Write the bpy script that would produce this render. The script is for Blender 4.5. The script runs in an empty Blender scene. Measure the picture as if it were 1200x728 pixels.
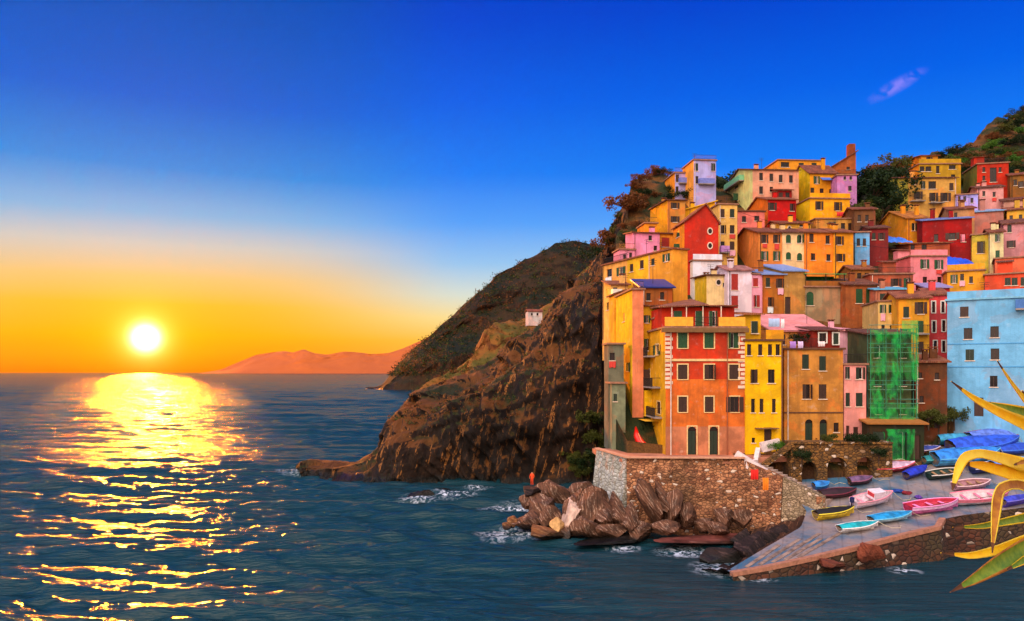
import bpy, bmesh, math, random
import numpy as np
from mathutils import Vector, Matrix, Euler
random.seed(7)
R = math.radians
S = bpy.context.scene
C = S.collection
CAMZ, FP = 16.3, 900.0            # eye height above the sea, focal length in photograph pixels

# ------------------------------------------------------------------ camera
cd = bpy.data.cameras.new('camera'); cam = bpy.data.objects.new('camera', cd); C.objects.link(cam)
cam.location = (0, 0, CAMZ); cam.rotation_euler = (R(90), 0, 0)
cd.sensor_width = 36; cd.lens = 36 * FP / 1200; cd.shift_y = 72 / 1200
cd.clip_start = 0.1; cd.clip_end = 80000
S.camera = cam
S.view_settings.view_transform = 'Standard'; S.view_settings.look = 'None'
S.view_settings.gamma = 1; S.view_settings.exposure = 0.75; S.view_settings.use_curve_mapping = False
S.render.engine = 'CYCLES'
S.cycles.use_denoising = True
S.cycles.max_bounces = 6; S.cycles.diffuse_bounces = 2; S.cycles.glossy_bounces = 3; S.cycles.transmission_bounces = 4
S.cycles.volume_bounces = 0; S.cycles.caustics_reflective = False; S.cycles.caustics_refractive = False
S.cycles.sample_clamp_indirect = 6

def lin(c):
    return tuple((x / 12.92 if x <= .04045 else ((x + .055) / 1.055) ** 2.4) for x in (v / 255 for v in c))
def rgba(c, k=1.0): return tuple(v * k for v in lin(c)) + (1,)

# ------------------------------------------------------------------ sky and sun
SUN_AZ, SUN_EL = R(-25.5), R(2.3)
sund = Vector((math.sin(SUN_AZ) * math.cos(SUN_EL), math.cos(SUN_AZ) * math.cos(SUN_EL), math.sin(SUN_EL)))
w = bpy.data.worlds.new('World'); S.world = w; w.use_nodes = True
nt = w.node_tree; nt.nodes.clear()
def N(tree, typ, **kw):
    n = tree.nodes.new(typ)
    for k, v in kw.items(): setattr(n, k, v)
    return n
def math_node(tree, op, a, b=None, c=None, clamp=False):
    n = N(tree, 'ShaderNodeMath', operation=op, use_clamp=clamp)
    for i, v in enumerate((a, b, c)):
        if v is None: continue
        if isinstance(v, (int, float)): n.inputs[i].default_value = v
        else: tree.links.new(v, n.inputs[i])
    return n.outputs[0]
def ramp(tree, fac, stops, interp='LINEAR'):
    n = N(tree, 'ShaderNodeValToRGB'); n.color_ramp.interpolation = interp
    el = n.color_ramp.elements
    while len(el) > 1: el.remove(el[-1])
    for i, (p, c) in enumerate(stops):
        e = el[0] if i == 0 else el.new(p)
        e.position = p; e.color = c if len(c) == 4 else tuple(c) + (1,)
    if fac is not None: tree.links.new(fac, n.inputs[0])
    return n.outputs[0]
def mix(tree, fac, a, b, blend='MIX'):
    n = N(tree, 'ShaderNodeMix', data_type='RGBA', blend_type=blend)
    for i, v in ((0, fac), (6, a), (7, b)):
        if isinstance(v, (int, float)): n.inputs[i].default_value = v
        elif isinstance(v, tuple): n.inputs[i].default_value = v
        else: tree.links.new(v, n.inputs[i])
    return n.outputs[2]
def maprange(tree, v, a, b, c=0.0, d=1.0, smooth=True):
    n = N(tree, 'ShaderNodeMapRange', interpolation_type='SMOOTHSTEP' if smooth else 'LINEAR')
    tree.links.new(v, n.inputs[0])
    for i, x in enumerate((a, b, c, d)): n.inputs[i + 1].default_value = x
    return n.outputs[0]
def build_sky():
    tc = N(nt, 'ShaderNodeTexCoord'); sep = N(nt, 'ShaderNodeSeparateXYZ')
    nt.links.new(tc.outputs['Generated'], sep.inputs[0])
    x, y, z = sep.outputs
    zr = maprange(nt, z, 0.0, 0.5, smooth=False)
    def st(l): return [(p / 0.5, rgba(c)) for p, c in l]
    near = ramp(nt, zr, st([(0, (252, 120, 2)), (.016, (254, 146, 4)), (.045, (255, 180, 12)), (.08, (252, 192, 50)), (.112, (244, 200, 120)),
                            (.15, (208, 204, 194)), (.185, (132, 184, 226)), (.235, (44, 142, 226)), (.31, (0, 102, 214)), (.41, (0, 84, 190)), (.5, (0, 70, 170))]))
    far = ramp(nt, zr, st([(0, (255, 165, 60)), (.04, (255, 196, 75)), (.07, (250, 224, 150)), (.1, (214, 224, 212)), (.14, (150, 198, 240)),
                           (.19, (84, 162, 250)), (.25, (20, 126, 248)), (.33, (0, 98, 236)), (.42, (0, 70, 212)), (.5, (0, 58, 190))]))
    # how close in azimuth to the sun
    h = math_node(nt, 'SQRT', math_node(nt, 'ADD', math_node(nt, 'MULTIPLY', x, x), math_node(nt, 'MULTIPLY', y, y)))
    dh = math_node(nt, 'ADD', math_node(nt, 'MULTIPLY', x, math.sin(SUN_AZ)), math_node(nt, 'MULTIPLY', y, math.cos(SUN_AZ)))
    ca = math_node(nt, 'DIVIDE', dh, math_node(nt, 'MAXIMUM', h, .001))
    front = mix(nt, maprange(nt, ca, .925, .9995), far, near)
    # warm fill added behind the camera, shaped as a bright patch of rear sky
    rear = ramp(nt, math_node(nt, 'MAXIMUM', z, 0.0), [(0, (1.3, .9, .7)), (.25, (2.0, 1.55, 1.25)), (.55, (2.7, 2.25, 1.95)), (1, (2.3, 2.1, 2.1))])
    gd = N(nt, 'ShaderNodeVectorMath', operation='DOT_PRODUCT'); nt.links.new(tc.outputs['Generated'], gd.inputs[0]); gd.inputs[1].default_value = Vector((-.5, -.62, .6)).normalized()
    side = math_node(nt, 'ADD', .3, math_node(nt, 'MULTIPLY', math_node(nt, 'POWER', math_node(nt, 'MAXIMUM', gd.outputs['Value'], 0.0), 3.0), 1.9))
    sc = N(nt, 'ShaderNodeVectorMath', operation='SCALE'); nt.links.new(rear, sc.inputs[0]); nt.links.new(side, sc.inputs['Scale']); rear = sc.outputs[0]
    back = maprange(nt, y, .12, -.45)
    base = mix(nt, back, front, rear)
    # thin wisp of cloud
    wd = Vector(((1050 - 600) / FP, 1, (436 - 101) / FP)).normalized()
    rt = Vector((wd.y, -wd.x, 0)).normalized(); up = rt.cross(wd)
    ax, bx = math.cos(R(24)), math.sin(R(24))
    u_ = rt * ax + up * bx; v_ = up * ax - rt * bx
    def dot(vec):
        n = N(nt, 'ShaderNodeVectorMath', operation='DOT_PRODUCT'); nt.links.new(tc.outputs['Generated'], n.inputs[0]); n.inputs[1].default_value = vec
        return n.outputs['Value']
    du, dv = dot(u_), dot(v_)
    noi = N(nt, 'ShaderNodeTexNoise'); noi.inputs['Scale'].default_value = 60; noi.inputs['Detail'].default_value = 5; noi.inputs['Distortion'].default_value = 1.2
    nt.links.new(tc.outputs['Generated'], noi.inputs['Vector'])
    e = math_node(nt, 'SQRT', math_node(nt, 'ADD', math_node(nt, 'POWER', math_node(nt, 'DIVIDE', du, .034), 2.0), math_node(nt, 'POWER', math_node(nt, 'DIVIDE', math_node(nt, 'ABSOLUTE', dv), .0085), 2.0)))
    m = math_node(nt, 'MULTIPLY', maprange(nt, e, 1.15, .1), maprange(nt, noi.outputs[0], .36, .66))
    m = math_node(nt, 'MULTIPLY', m, maprange(nt, dot(wd), .5, .9))
    base = mix(nt, math_node(nt, 'MULTIPLY', m, .75), base, rgba((150, 140, 255)))
    # glow and disc of the sun
    d = math_node(nt, 'MAXIMUM', dot(sund), 0.0)
    def halo(n_, col):
        s = N(nt, 'ShaderNodeVectorMath', operation='SCALE'); s.inputs[0].default_value = col
        nt.links.new(math_node(nt, 'POWER', d, n_), s.inputs['Scale']); return s.outputs[0]
    for n_, col in ((600, (.22, .12, .0)), (3600, (1.1, .85, .2)), (16000, (5.0, 5.0, 4.6))):
        base = mix(nt, 1.0, base, halo(n_, col), 'ADD')
    sky = N(nt, 'ShaderNodeTexSky', sky_type='NISHITA'); sky.sun_disc = False; sky.sun_elevation = SUN_EL; sky.sun_rotation = SUN_AZ
    b1 = N(nt, 'ShaderNodeBackground'); b2 = N(nt, 'ShaderNodeBackground'); add = N(nt, 'ShaderNodeAddShader'); out = N(nt, 'ShaderNodeOutputWorld')
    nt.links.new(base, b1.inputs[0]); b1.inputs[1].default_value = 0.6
    nt.links.new(sky.outputs[0], b2.inputs[0]); b2.inputs[1].default_value = 0.0005
    nt.links.new(b1.outputs[0], add.inputs[0]); nt.links.new(b2.outputs[0], add.inputs[1]); nt.links.new(add.outputs[0], out.inputs[0])
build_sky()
w.cycles.sampling_method = 'MANUAL'; w.cycles.sample_map_resolution = 1024
sl = bpy.data.lights.new('sun', 'SUN'); so = bpy.data.objects.new('sun', sl); C.objects.link(so)
sl.energy = 3.0; sl.angle = R(0.6); sl.color = (1.0, .27, .01)
so.rotation_euler = (-Vector((math.sin(SUN_AZ) * math.cos(R(9.0)), math.cos(SUN_AZ) * math.cos(R(9.0)), math.sin(R(9.0))))).to_track_quat('-Z', 'Y').to_euler()

# ------------------------------------------------------------------ helpers
def P(px, py, Y): return Vector(((px - 600) / FP * Y, Y, CAMZ + (436 - py) / FP * Y))
def tag(o, label=None, cat=None, group=None, kind=None):
    if label: o['label'] = label
    if cat: o['category'] = cat
    if group: o['group'] = group
    if kind: o['kind'] = kind
    return o
def empty(name, loc, rz=0):
    o = bpy.data.objects.new(name, None); C.objects.link(o); o.location = loc; o.rotation_euler = (0, 0, rz); o.empty_display_size = .3
    return o
class MB:
    def __init__(s): s.v, s.f, s.m, s.mats = [], [], [], []
    def mi(s, m):
        if m not in s.mats: s.mats.append(m)
        return s.mats.index(m)
    def poly(s, pts, m):
        n = len(s.v); s.v += [tuple(p) for p in pts]; s.f.append(tuple(range(n, n + len(pts)))); s.m.append(s.mi(m))
    def box(s, a, b, m, M=None):
        x0, y0, z0 = a; x1, y1, z1 = b
        p = [Vector(q) for q in ((x0, y0, z0), (x1, y0, z0), (x1, y1, z0), (x0, y1, z0), (x0, y0, z1), (x1, y0, z1), (x1, y1, z1), (x0, y1, z1))]
        if M: p = [M @ q for q in p]
        n = len(s.v); s.v += [tuple(q) for q in p]; k = s.mi(m)
        for f in ((0, 3, 2, 1), (4, 5, 6, 7), (0, 1, 5, 4), (1, 2, 6, 5), (2, 3, 7, 6), (3, 0, 4, 7)):
            s.f.append(tuple(n + i for i in f)); s.m.append(k)
    def slab(s, quad, t, m):     # a four-cornered sheet with thickness t downwards
        q = [Vector(p) for p in quad]; nrm = (q[1] - q[0]).cross(q[2] - q[0]).normalized()
        if nrm.z < 0: q = q[::-1]; nrm = -nrm
        lo = [p - nrm * t for p in q]; n = len(s.v); s.v += [tuple(p) for p in lo + q]; k = s.mi(m); c = len(q)
        s.f.append(tuple(n + i for i in reversed(range(c)))); s.f.append(tuple(n + c + i for i in range(c)))
        for i in range(c): j = (i + 1) % c; s.f.append((n + i, n + j, n + c + j, n + c + i))
        s.m += [k] * (c + 2)
    def prism(s, pts, z0, z1, m):   # footprint extruded
        s.slab([(p[0], p[1], z1) for p in pts], z1 - z0, m)
    def tube(s, pts, r, m, n=6):
        pts = [Vector(p) for p in pts]; k = s.mi(m); b = len(s.v)
        for i, p in enumerate(pts):
            d = (pts[min(i + 1, len(pts) - 1)] - pts[max(i - 1, 0)]).normalized()
            a = d.cross(Vector((0, 0, 1)) if abs(d.z) < .9 else Vector((1, 0, 0))).normalized(); c = d.cross(a)
            rr = r[i] if isinstance(r, (list, tuple)) else r
            for j in range(n): t = 2 * math.pi * j / n; s.v.append(tuple(p + (a * math.cos(t) + c * math.sin(t)) * rr))
        for i in range(len(pts) - 1):
            for j in range(n):
                q = (j + 1) % n; s.f.append((b + i * n + j, b + i * n + q, b + (i + 1) * n + q, b + (i + 1) * n + j)); s.m.append(k)
        s.f.append(tuple(b + j for j in range(n))); s.f.append(tuple(b + (len(pts) - 1) * n + j for j in range(n))); s.m += [k, k]
    def mesh(s, name, smooth=False):
        me = bpy.data.meshes.new(name); me.from_pydata(s.v, [], s.f)
        for m in s.mats: me.materials.append(m)
        me.polygons.foreach_set('material_index', s.m)
        if smooth: me.polygons.foreach_set('use_smooth', [True] * len(s.f))
        me.update(); return me
    def build(s, name, parent=None, smooth=False):
        o = bpy.data.objects.new(name, s.mesh(name, smooth)); C.objects.link(o)
        if parent: o.parent = parent
        return o
def link_mesh(name, me, parent=None, loc=None):
    o = bpy.data.objects.new(name, me); C.objects.link(o)
    if parent: o.parent = parent
    if loc is not None: o.location = loc
    return o
def grid_mesh(name, pts, nu, nv, mat, smooth=True, wrap=False):
    me = bpy.data.meshes.new(name)
    i = np.arange(nu * nv).reshape(nv, nu)
    q = np.stack([i[:-1, :-1], i[:-1, 1:], i[1:, 1:], i[1:, :-1]], -1).reshape(-1, 4)
    me.vertices.add(nu * nv); me.vertices.foreach_set('co', np.ascontiguousarray(pts, dtype=np.float32).ravel())
    me.loops.add(q.size); me.loops.foreach_set('vertex_index', q.ravel().astype(np.int32))
    me.polygons.add(len(q)); me.polygons.foreach_set('loop_start', np.arange(0, q.size, 4, dtype=np.int32))
    me.polygons.foreach_set('use_smooth', np.full(len(q), smooth))
    me.update(calc_edges=True); me.validate(); me.materials.append(mat)
    o = bpy.data.objects.new(name, me); C.objects.link(o); return o
def _hash(a, b, c):
    h = (a.astype(np.int64) * 374761393 + b.astype(np.int64) * 668265263 + c.astype(np.int64) * 2147483647) & 0xffffffff
    h = ((h ^ (h >> 13)) * 1274126177) & 0xffffffff
    return ((h ^ (h >> 16)) & 0xffff) / 65535.0
def vnoise(x, y, z):
    x, y, z = np.broadcast_arrays(np.asarray(x, float), np.asarray(y, float), np.asarray(z, float))
    a, b, c = np.floor(x), np.floor(y), np.floor(z); u, v, t = x - a, y - b, z - c
    u, v, t = (q * q * (3 - 2 * q) for q in (u, v, t)); r = 0
    for i in (0, 1):
        for j in (0, 1):
            for k in (0, 1):
                r = r + _hash(a + i, b + j, c + k) * (u if i else 1 - u) * (v if j else 1 - v) * (t if k else 1 - t)
    return r * 2 - 1
def fbm(x, y, z, o=4):
    r, a = 0, 1.0
    for i in range(o): r = r + a * vnoise(x * 2 ** i + 17 * i, y * 2 ** i, z * 2 ** i + 5 * i); a *= .5
    return r

# ------------------------------------------------------------------ materials
_mc = {}
def newmat(name):
    m = bpy.data.materials.new(name); m.use_nodes = True; t = m.node_tree
    return m, t, t.nodes['Principled BSDF']
def noise(t, scale, detail=4, vec=None, rough=.55, dist=0.0):
    n = N(t, 'ShaderNodeTexNoise'); n.inputs['Scale'].default_value = scale; n.inputs['Detail'].default_value = detail
    n.inputs['Roughness'].default_value = rough; n.inputs['Distortion'].default_value = dist
    if vec is not None: t.links.new(vec, n.inputs['Vector'])
    return n.outputs[0]
def coords(t, kind='Object', scale=None, rot=None):
    o = N(t, 'ShaderNodeTexCoord').outputs[kind]
    if scale or rot:
        m = N(t, 'ShaderNodeMapping'); t.links.new(o, m.inputs[0])
        if scale: m.inputs['Scale'].default_value = scale
        if rot: m.inputs['Rotation'].default_value = rot
        o = m.outputs[0]
    return o
def bump(t, h, bs, strength=.4, dist=.05):
    b = N(t, 'ShaderNodeBump'); b.inputs['Strength'].default_value = strength; b.inputs['Distance'].default_value = dist
    t.links.new(h, b.inputs['Height']); t.links.new(b.outputs[0], bs.inputs['Normal']); return b
def plain(name, c, rough=.6, metal=0.0, var=.18, scale=3.0):
    key = (name, c, rough)
    if key in _mc: return _mc[key]
    m, t, b = newmat(name); v = coords(t)
    col = mix(t, maprange(t, noise(t, scale, 5, v), .3, .7), rgba(c, 1 - var), rgba(c, 1 + var * .5))
    t.links.new(col, b.inputs['Base Color']); b.inputs['Roughness'].default_value = rough; b.inputs['Metallic'].default_value = metal
    _mc[key] = m; return m
def plaster(c, worn=.5):
    key = ('plaster', c, worn)
    if key in _mc: return _mc[key]
    m, t, b = newmat('plaster'); v = coords(t, 'Object')
    info = N(t, 'ShaderNodeObjectInfo'); add = N(t, 'ShaderNodeVectorMath', operation='ADD'); t.links.new(v, add.inputs[0])
    comb = N(t, 'ShaderNodeCombineXYZ'); t.links.new(math_node(t, 'MULTIPLY', info.outputs['Random'], 90.0), comb.inputs[0]); t.links.new(comb.outputs[0], add.inputs[1]); v = add.outputs[0]
    c0 = rgba(c); l = lin(c); g = sum(l) / 3
    dark = tuple(x * .55 + .006 for x in l) + (1,); pale = tuple(min(.85, x * .75 + g * .3 + .05) for x in l) + (1,)
    big = maprange(t, noise(t, .45, 7, v, .62), .4, .62)
    alt = (min(.8, l[0] * 1.12 + .02), l[1] * .86, l[2] * .8, 1)
    c0 = mix(t, maprange(t, noise(t, .28, 4, v, .5, .8), .52, .545), c0, alt)
    col = mix(t, math_node(t, 'MULTIPLY', big, min(.9, .4 + .6 * worn)), c0, dark)
    mp = N(t, 'ShaderNodeMapping'); t.links.new(v, mp.inputs[0]); mp.inputs['Scale'].default_value = (1.6, 1.6, .16)
    col = mix(t, math_node(t, 'MULTIPLY', maprange(t, noise(t, 1.0, 5, mp.outputs[0], .65), .46, .74), min(.9, .42 + .6 * worn)), col, dark)
    col = mix(t, math_node(t, 'MULTIPLY', maprange(t, noise(t, 1.1, 7, v, .65), .56, .72), min(.85, .32 + .6 * worn)), col, pale)
    t.links.new(col, b.inputs['Base Color']); b.inputs['Roughness'].default_value = .92
    b.inputs['Specular IOR Level'].default_value = .2
    bump(t, math_node(t, 'ADD', noise(t, 9, 5, v), math_node(t, 'MULTIPLY', noise(t, 1.6, 4, v), 1.5)), b, .5, .06)
    _mc[key] = m; return m
def masonry(name, a, bcol, mortar, scale=1.6, big=.35):
    m, t, b = newmat(name); v = coords(t, 'Object', (1, 1, 1.5))
    vo = N(t, 'ShaderNodeTexVoronoi'); vo.inputs['Scale'].default_value = scale; t.links.new(v, vo.inputs['Vector'])
    ve = N(t, 'ShaderNodeTexVoronoi', feature='DISTANCE_TO_EDGE'); ve.inputs['Scale'].default_value = scale; t.links.new(v, ve.inputs['Vector'])
    sp = N(t, 'ShaderNodeSeparateColor'); t.links.new(vo.outputs['Color'], sp.inputs[0])
    col = mix(t, sp.outputs[0], rgba(a), rgba(bcol))
    col = mix(t, math_node(t, 'MULTIPLY', maprange(t, noise(t, .25, 5, v), .4, .7), big), col, rgba((70, 60, 35)))
    col = mix(t, maprange(t, sp.outputs[1], .93, .97), col, rgba((215, 190, 170)))
    col = mix(t, maprange(t, ve.outputs['Distance'], .09, .0), col, rgba(mortar))
    t.links.new(col, b.inputs['Base Color']); b.inputs['Roughness'].default_value = .9
    bump(t, math_node(t, 'ADD', math_node(t, 'MINIMUM', ve.outputs['Distance'], .2), math_node(t, 'MULTIPLY', noise(t, 8, 4, v), .1)), b, .9, .35)
    return m
def rock(name, dark, mid, pale, rot, stripe=1.2, green=0.0, big=.12, kind='Object', flatc=None, flat=(.62, .85)):
    m, t, b = newmat(name); v = coords(t, kind, None, rot)
    wv = N(t, 'ShaderNodeTexWave', wave_type='BANDS', bands_direction='X'); wv.inputs['Scale'].default_value = stripe * .31; wv.inputs['Distortion'].default_value = 9.0
    wv.inputs['Detail'].default_value = 4; wv.inputs['Detail Scale'].default_value = 1.5; wv.inputs['Detail Roughness'].default_value = .65; t.links.new(v, wv.inputs['Vector'])
    st = N(t, 'ShaderNodeMapping'); t.links.new(v, st.inputs[0]); st.inputs['Scale'].default_value = (1, .12, .12)
    n2 = noise(t, stripe * 1.6, 6, st.outputs[0], .7); n1 = noise(t, big, 6, v, .62)
    f = math_node(t, 'ADD', math_node(t, 'MULTIPLY', n2, .88), math_node(t, 'MULTIPLY', wv.outputs['Fac'], .1))
    col = ramp(t, f, [(.3, rgba(dark)), (.46, rgba(mid)), (.56, rgba(mid)), (.6, rgba(pale)), (.64, rgba(mid)), (.75, rgba(dark))])
    col = mix(t, math_node(t, 'MULTIPLY', maprange(t, n1, .4, .68), .75), col, rgba(dark))
    if flatc or green:
        g = N(t, 'ShaderNodeNewGeometry'); sp = N(t, 'ShaderNodeSeparateXYZ'); t.links.new(g.outputs['Normal'], sp.inputs[0])
        up = math_node(t, 'ADD', sp.outputs[2], math_node(t, 'MULTIPLY', math_node(t, 'SUBTRACT', noise(t, big * 4, 5, v), .5), .8))
        fc = mix(t, maprange(t, noise(t, big * 2.2, 6, v), .42, .6), rgba(flatc[0]), rgba(flatc[1]))
        col = mix(t, maprange(t, up, flat[0], flat[1]), col, fc)
    ps = N(t, 'ShaderNodeNewGeometry'); sz = N(t, 'ShaderNodeSeparateXYZ'); t.links.new(ps.outputs['Position'], sz.inputs[0])
    wet = maprange(t, math_node(t, 'ADD', sz.outputs[2], math_node(t, 'MULTIPLY', noise(t, .6, 3, ps.outputs['Position']), -1.4)), .35, -.35)
    col = mix(t, math_node(t, 'MULTIPLY', wet, .85), col, rgba((14, 16, 13)))
    t.links.new(maprange(t, wet, 0, 1, .85, .3), b.inputs['Roughness'])
    t.links.new(col, b.inputs['Base Color']); b.inputs['Specular IOR Level'].default_value = .3
    bump(t, math_node(t, 'ADD', f, math_node(t, 'MULTIPLY', noise(t, stripe * 5, 6, v, .7), .45)), b, .9, .5 / stripe)
    return m
def tiles(c=(150, 78, 48)):
    key = ('tiles', c)
    if key in _mc: return _mc[key]
    m, t, b = newmat('roof_tiles'); v = coords(t)
    wv = N(t, 'ShaderNodeTexWave', wave_type='BANDS', bands_direction='X'); wv.inputs['Scale'].default_value = 1.5; wv.inputs['Distortion'].default_value = .6; t.links.new(v, wv.inputs['Vector'])
    col = mix(t, maprange(t, noise(t, 1.2, 6, v), .35, .68), rgba(c, .55), rgba(c, 1.1))
    col = mix(t, maprange(t, noise(t, 5, 3, v), .6, .7), col, rgba((190, 150, 105)))
    col = mix(t, math_node(t, 'MULTIPLY', maprange(t, wv.outputs['Fac'], .35, .0), .55), col, rgba((40, 22, 14)))
    t.links.new(col, b.inputs['Base Color']); b.inputs['Roughness'].default_value = .85
    bump(t, wv.outputs['Fac'], b, .8, .08); _mc[key] = m; return m
def leafmat(name, a, bcol, trans=.3):
    m, t, b = newmat(name); v = coords(t)
    info = N(t, 'ShaderNodeNewGeometry')
    col = mix(t, noise(t, .9, 3, v), rgba(a), rgba(bcol))
    t.links.new(col, b.inputs['Base Color']); b.inputs['Roughness'].default_value = .6; b.inputs['Specular IOR Level'].default_value = .25
    tr = N(t, 'ShaderNodeBsdfTranslucent'); t.links.new(col, tr.inputs[0]); mx = N(t, 'ShaderNodeMixShader'); mx.inputs[0].default_value = trans
    out = t.nodes['Material Output']; t.links.new(b.outputs[0], mx.inputs[1]); t.links.new(tr.outputs[0], mx.inputs[2]); t.links.new(mx.outputs[0], out.inputs[0])
    return m
def glassmat():
    m, t, b = newmat('window_glass'); v = coords(t, 'Object'); info = N(t, 'ShaderNodeObjectInfo')
    col = mix(t, info.outputs['Random'], rgba((16, 14, 18)), rgba((48, 36, 34)))
    t.links.new(col, b.inputs['Base Color']); b.inputs['Roughness'].default_value = .12; return m
GLASS = glassmat()
WHITE = plain('white_paint', (222, 216, 205), .5)
CREAM = plain('cream_trim', (225, 190, 130), .7)
PALE = plain('pale_stone_trim', (226, 200, 178), .8)
GREEN = plain('green_shutter_paint', (22, 74, 38), .55)
DKGREEN = plain('dark_green_paint', (26, 44, 28), .55)
BROWN = plain('brown_shutter_paint', (62, 34, 22), .6)
RED = plain('red_shutter_paint', (170, 36, 22), .6)
IRON = plain('dark_iron', (38, 34, 34), .5, .4)
CONCRETE = plain('grey_concrete', (140, 128, 122), .9, 0, .3, .8)
PIPE = plain('pale_drain_pipe', (215, 190, 175), .5)
WOOD = plain('weathered_wood', (120, 82, 48), .75, 0, .35)
TILE = tiles()

# ================================================================== the setting
# ------------------------------------------------------------------ sea
def build_sea():
    ys = [26.0]
    while ys[-1] < 1500: ys.append(ys[-1] * 1.0044)
    while ys[-1] < 15000: ys.append(ys[-1] * 1.06)
    ys = np.array(ys); ks = np.linspace(-.8, .8, 460)
    Y, K = np.meshgrid(ys, ks, indexing='ij'); X = K * Y
    dy = Y * .0044; z = np.zeros_like(X)
    rng = np.random.RandomState(4)
    def seg(px, py, Z=0): y = (CAMZ - Z) * FP / (py - 436); return ((px - 600) / FP * y, y)
    # lee of the harbour: waves shrink towards the quay
    cx, cy = 22, 62
    lee = np.clip((np.hypot((X - cx - 6) * .5, Y - cy) - 5) / 16, .12, 1)
    for i in range(74):
        L = .6 * (20 / .6) ** rng.rand(); th = R(260 + rng.normal() * (15 if L < 5 else 10)); kx, ky = math.cos(th) * 2 * math.pi / L, math.sin(th) * 2 * math.pi / L
        amp = .0125 * L * (1 if L < 4.5 else (4.5 / L) ** .85)
        fade = np.clip((L / dy - 2.2) / 2.5, 0, 1)
        ph = kx * X + ky * Y + rng.rand() * 6.28 + .9 * vnoise(X / (4 + L) + i, Y / (4 + L), i)
        s = np.sin(ph); z += amp * fade * (s + .3 * np.cos(2 * ph))
    z *= lee * (1 + .45 * vnoise(X / 40, Y / 40, 3))
    o = grid_mesh('sea', np.stack([X, Y, z], -1), len(ks), len(ys), None_mat)
    return o
def sea_material():
    m, t, b = newmat('sea_water'); v = coords(t)
    b.inputs['Base Color'].default_value = (.006, .036, .044, 1); b.inputs['Roughness'].default_value = .13; b.inputs['IOR'].default_value = 1.34
    mp = N(t, 'ShaderNodeMapping'); t.links.new(v, mp.inputs[0]); mp.inputs['Rotation'].default_value = (0, 0, R(-14)); mp.inputs['Scale'].default_value = (.14, 1.2, 1)
    d = N(t, 'ShaderNodeCameraData')
    n1 = noise(t, .75, 3, mp.outputs[0], .6, .25); n2 = noise(t, 1.9, 4, mp.outputs[0], .6, .2); n3 = noise(t, .14, 2, mp.outputs[0], .5, .3); n4 = noise(t, 4.6, 3, mp.outputs[0], .6, .1); n5 = noise(t, 2.6, 4, v, .65)
    h = math_node(t, 'ADD', math_node(t, 'MULTIPLY', n1, .55), math_node(t, 'ADD', math_node(t, 'MULTIPLY', n2, .42), math_node(t, 'ADD', math_node(t, 'MULTIPLY', n4, .2), math_node(t, 'ADD', math_node(t, 'MULTIPLY', n5, .1), math_node(t, 'MULTIPLY', n3, .9)))))
    bn = bump(t, h, b, 1.0, .5)
    # a ruffled sea mirrors less than still water: Fresnel share of gloss over a teal body colour
    fr = N(t, 'ShaderNodeFresnel'); fr.inputs[0].default_value = 1.333; t.links.new(bn.outputs[0], fr.inputs[1])
    gl = N(t, 'ShaderNodeBsdfGlossy', distribution='BECKMANN'); gl.inputs[0].default_value = (1, .86, .68, 1); gl.inputs['Roughness'].default_value = .14; t.links.new(bn.outputs[0], gl.inputs['Normal'])
    df = N(t, 'ShaderNodeBsdfDiffuse'); df.inputs[0].default_value = (.008, .042, .058, 1); t.links.new(bn.outputs[0], df.inputs['Normal'])
    sea_mix = N(t, 'ShaderNodeMixShader'); t.links.new(math_node(t, 'MINIMUM', math_node(t, 'MULTIPLY', fr.outputs[0], .8), .32), sea_mix.inputs[0]); t.links.new(df.outputs[0], sea_mix.inputs[1]); t.links.new(gl.outputs[0], sea_mix.inputs[2])
    # foam thrown up round the rocks (painted by the distance to the shore stored on the sheet)
    at = N(t, 'ShaderNodeAttribute', attribute_name='foam')
    f = math_node(t, 'MULTIPLY', at.outputs['Fac'], maprange(t, noise(t, 1.1, 8, v, .72, 1.5), .47, .6))
    wh = N(t, 'ShaderNodeBsdfDiffuse'); wh.inputs[0].default_value = (.62, .68, .78, 1); mx = N(t, 'ShaderNodeMixShader')
    t.links.new(f, mx.inputs[0]); t.links.new(sea_mix.outputs[0], mx.inputs[1]); t.links.new(wh.outputs[0], mx.inputs[2])
    t.links.new(mx.outputs[0], t.nodes['Material Output'].inputs[0])
    return m
None_mat = sea_material()
sea = tag(build_sea(), kind='structure')

def shore_foam(pts):           # pts: (x, y, radius) where water breaks
    me = sea.data; n = len(me.vertices); co = np.empty(n * 3, np.float32); me.vertices.foreach_get('co', co); co = co.reshape(-1, 3)
    f = np.zeros(n, np.float32)
    for x, y, r in pts: f = np.maximum(f, np.clip(1.25 - np.hypot(co[:, 0] - x, co[:, 1] - y) / r, 0, 1))
    a = me.attributes.new('foam', 'FLOAT', 'POINT'); a.data.foreach_set('value', f)

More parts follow.
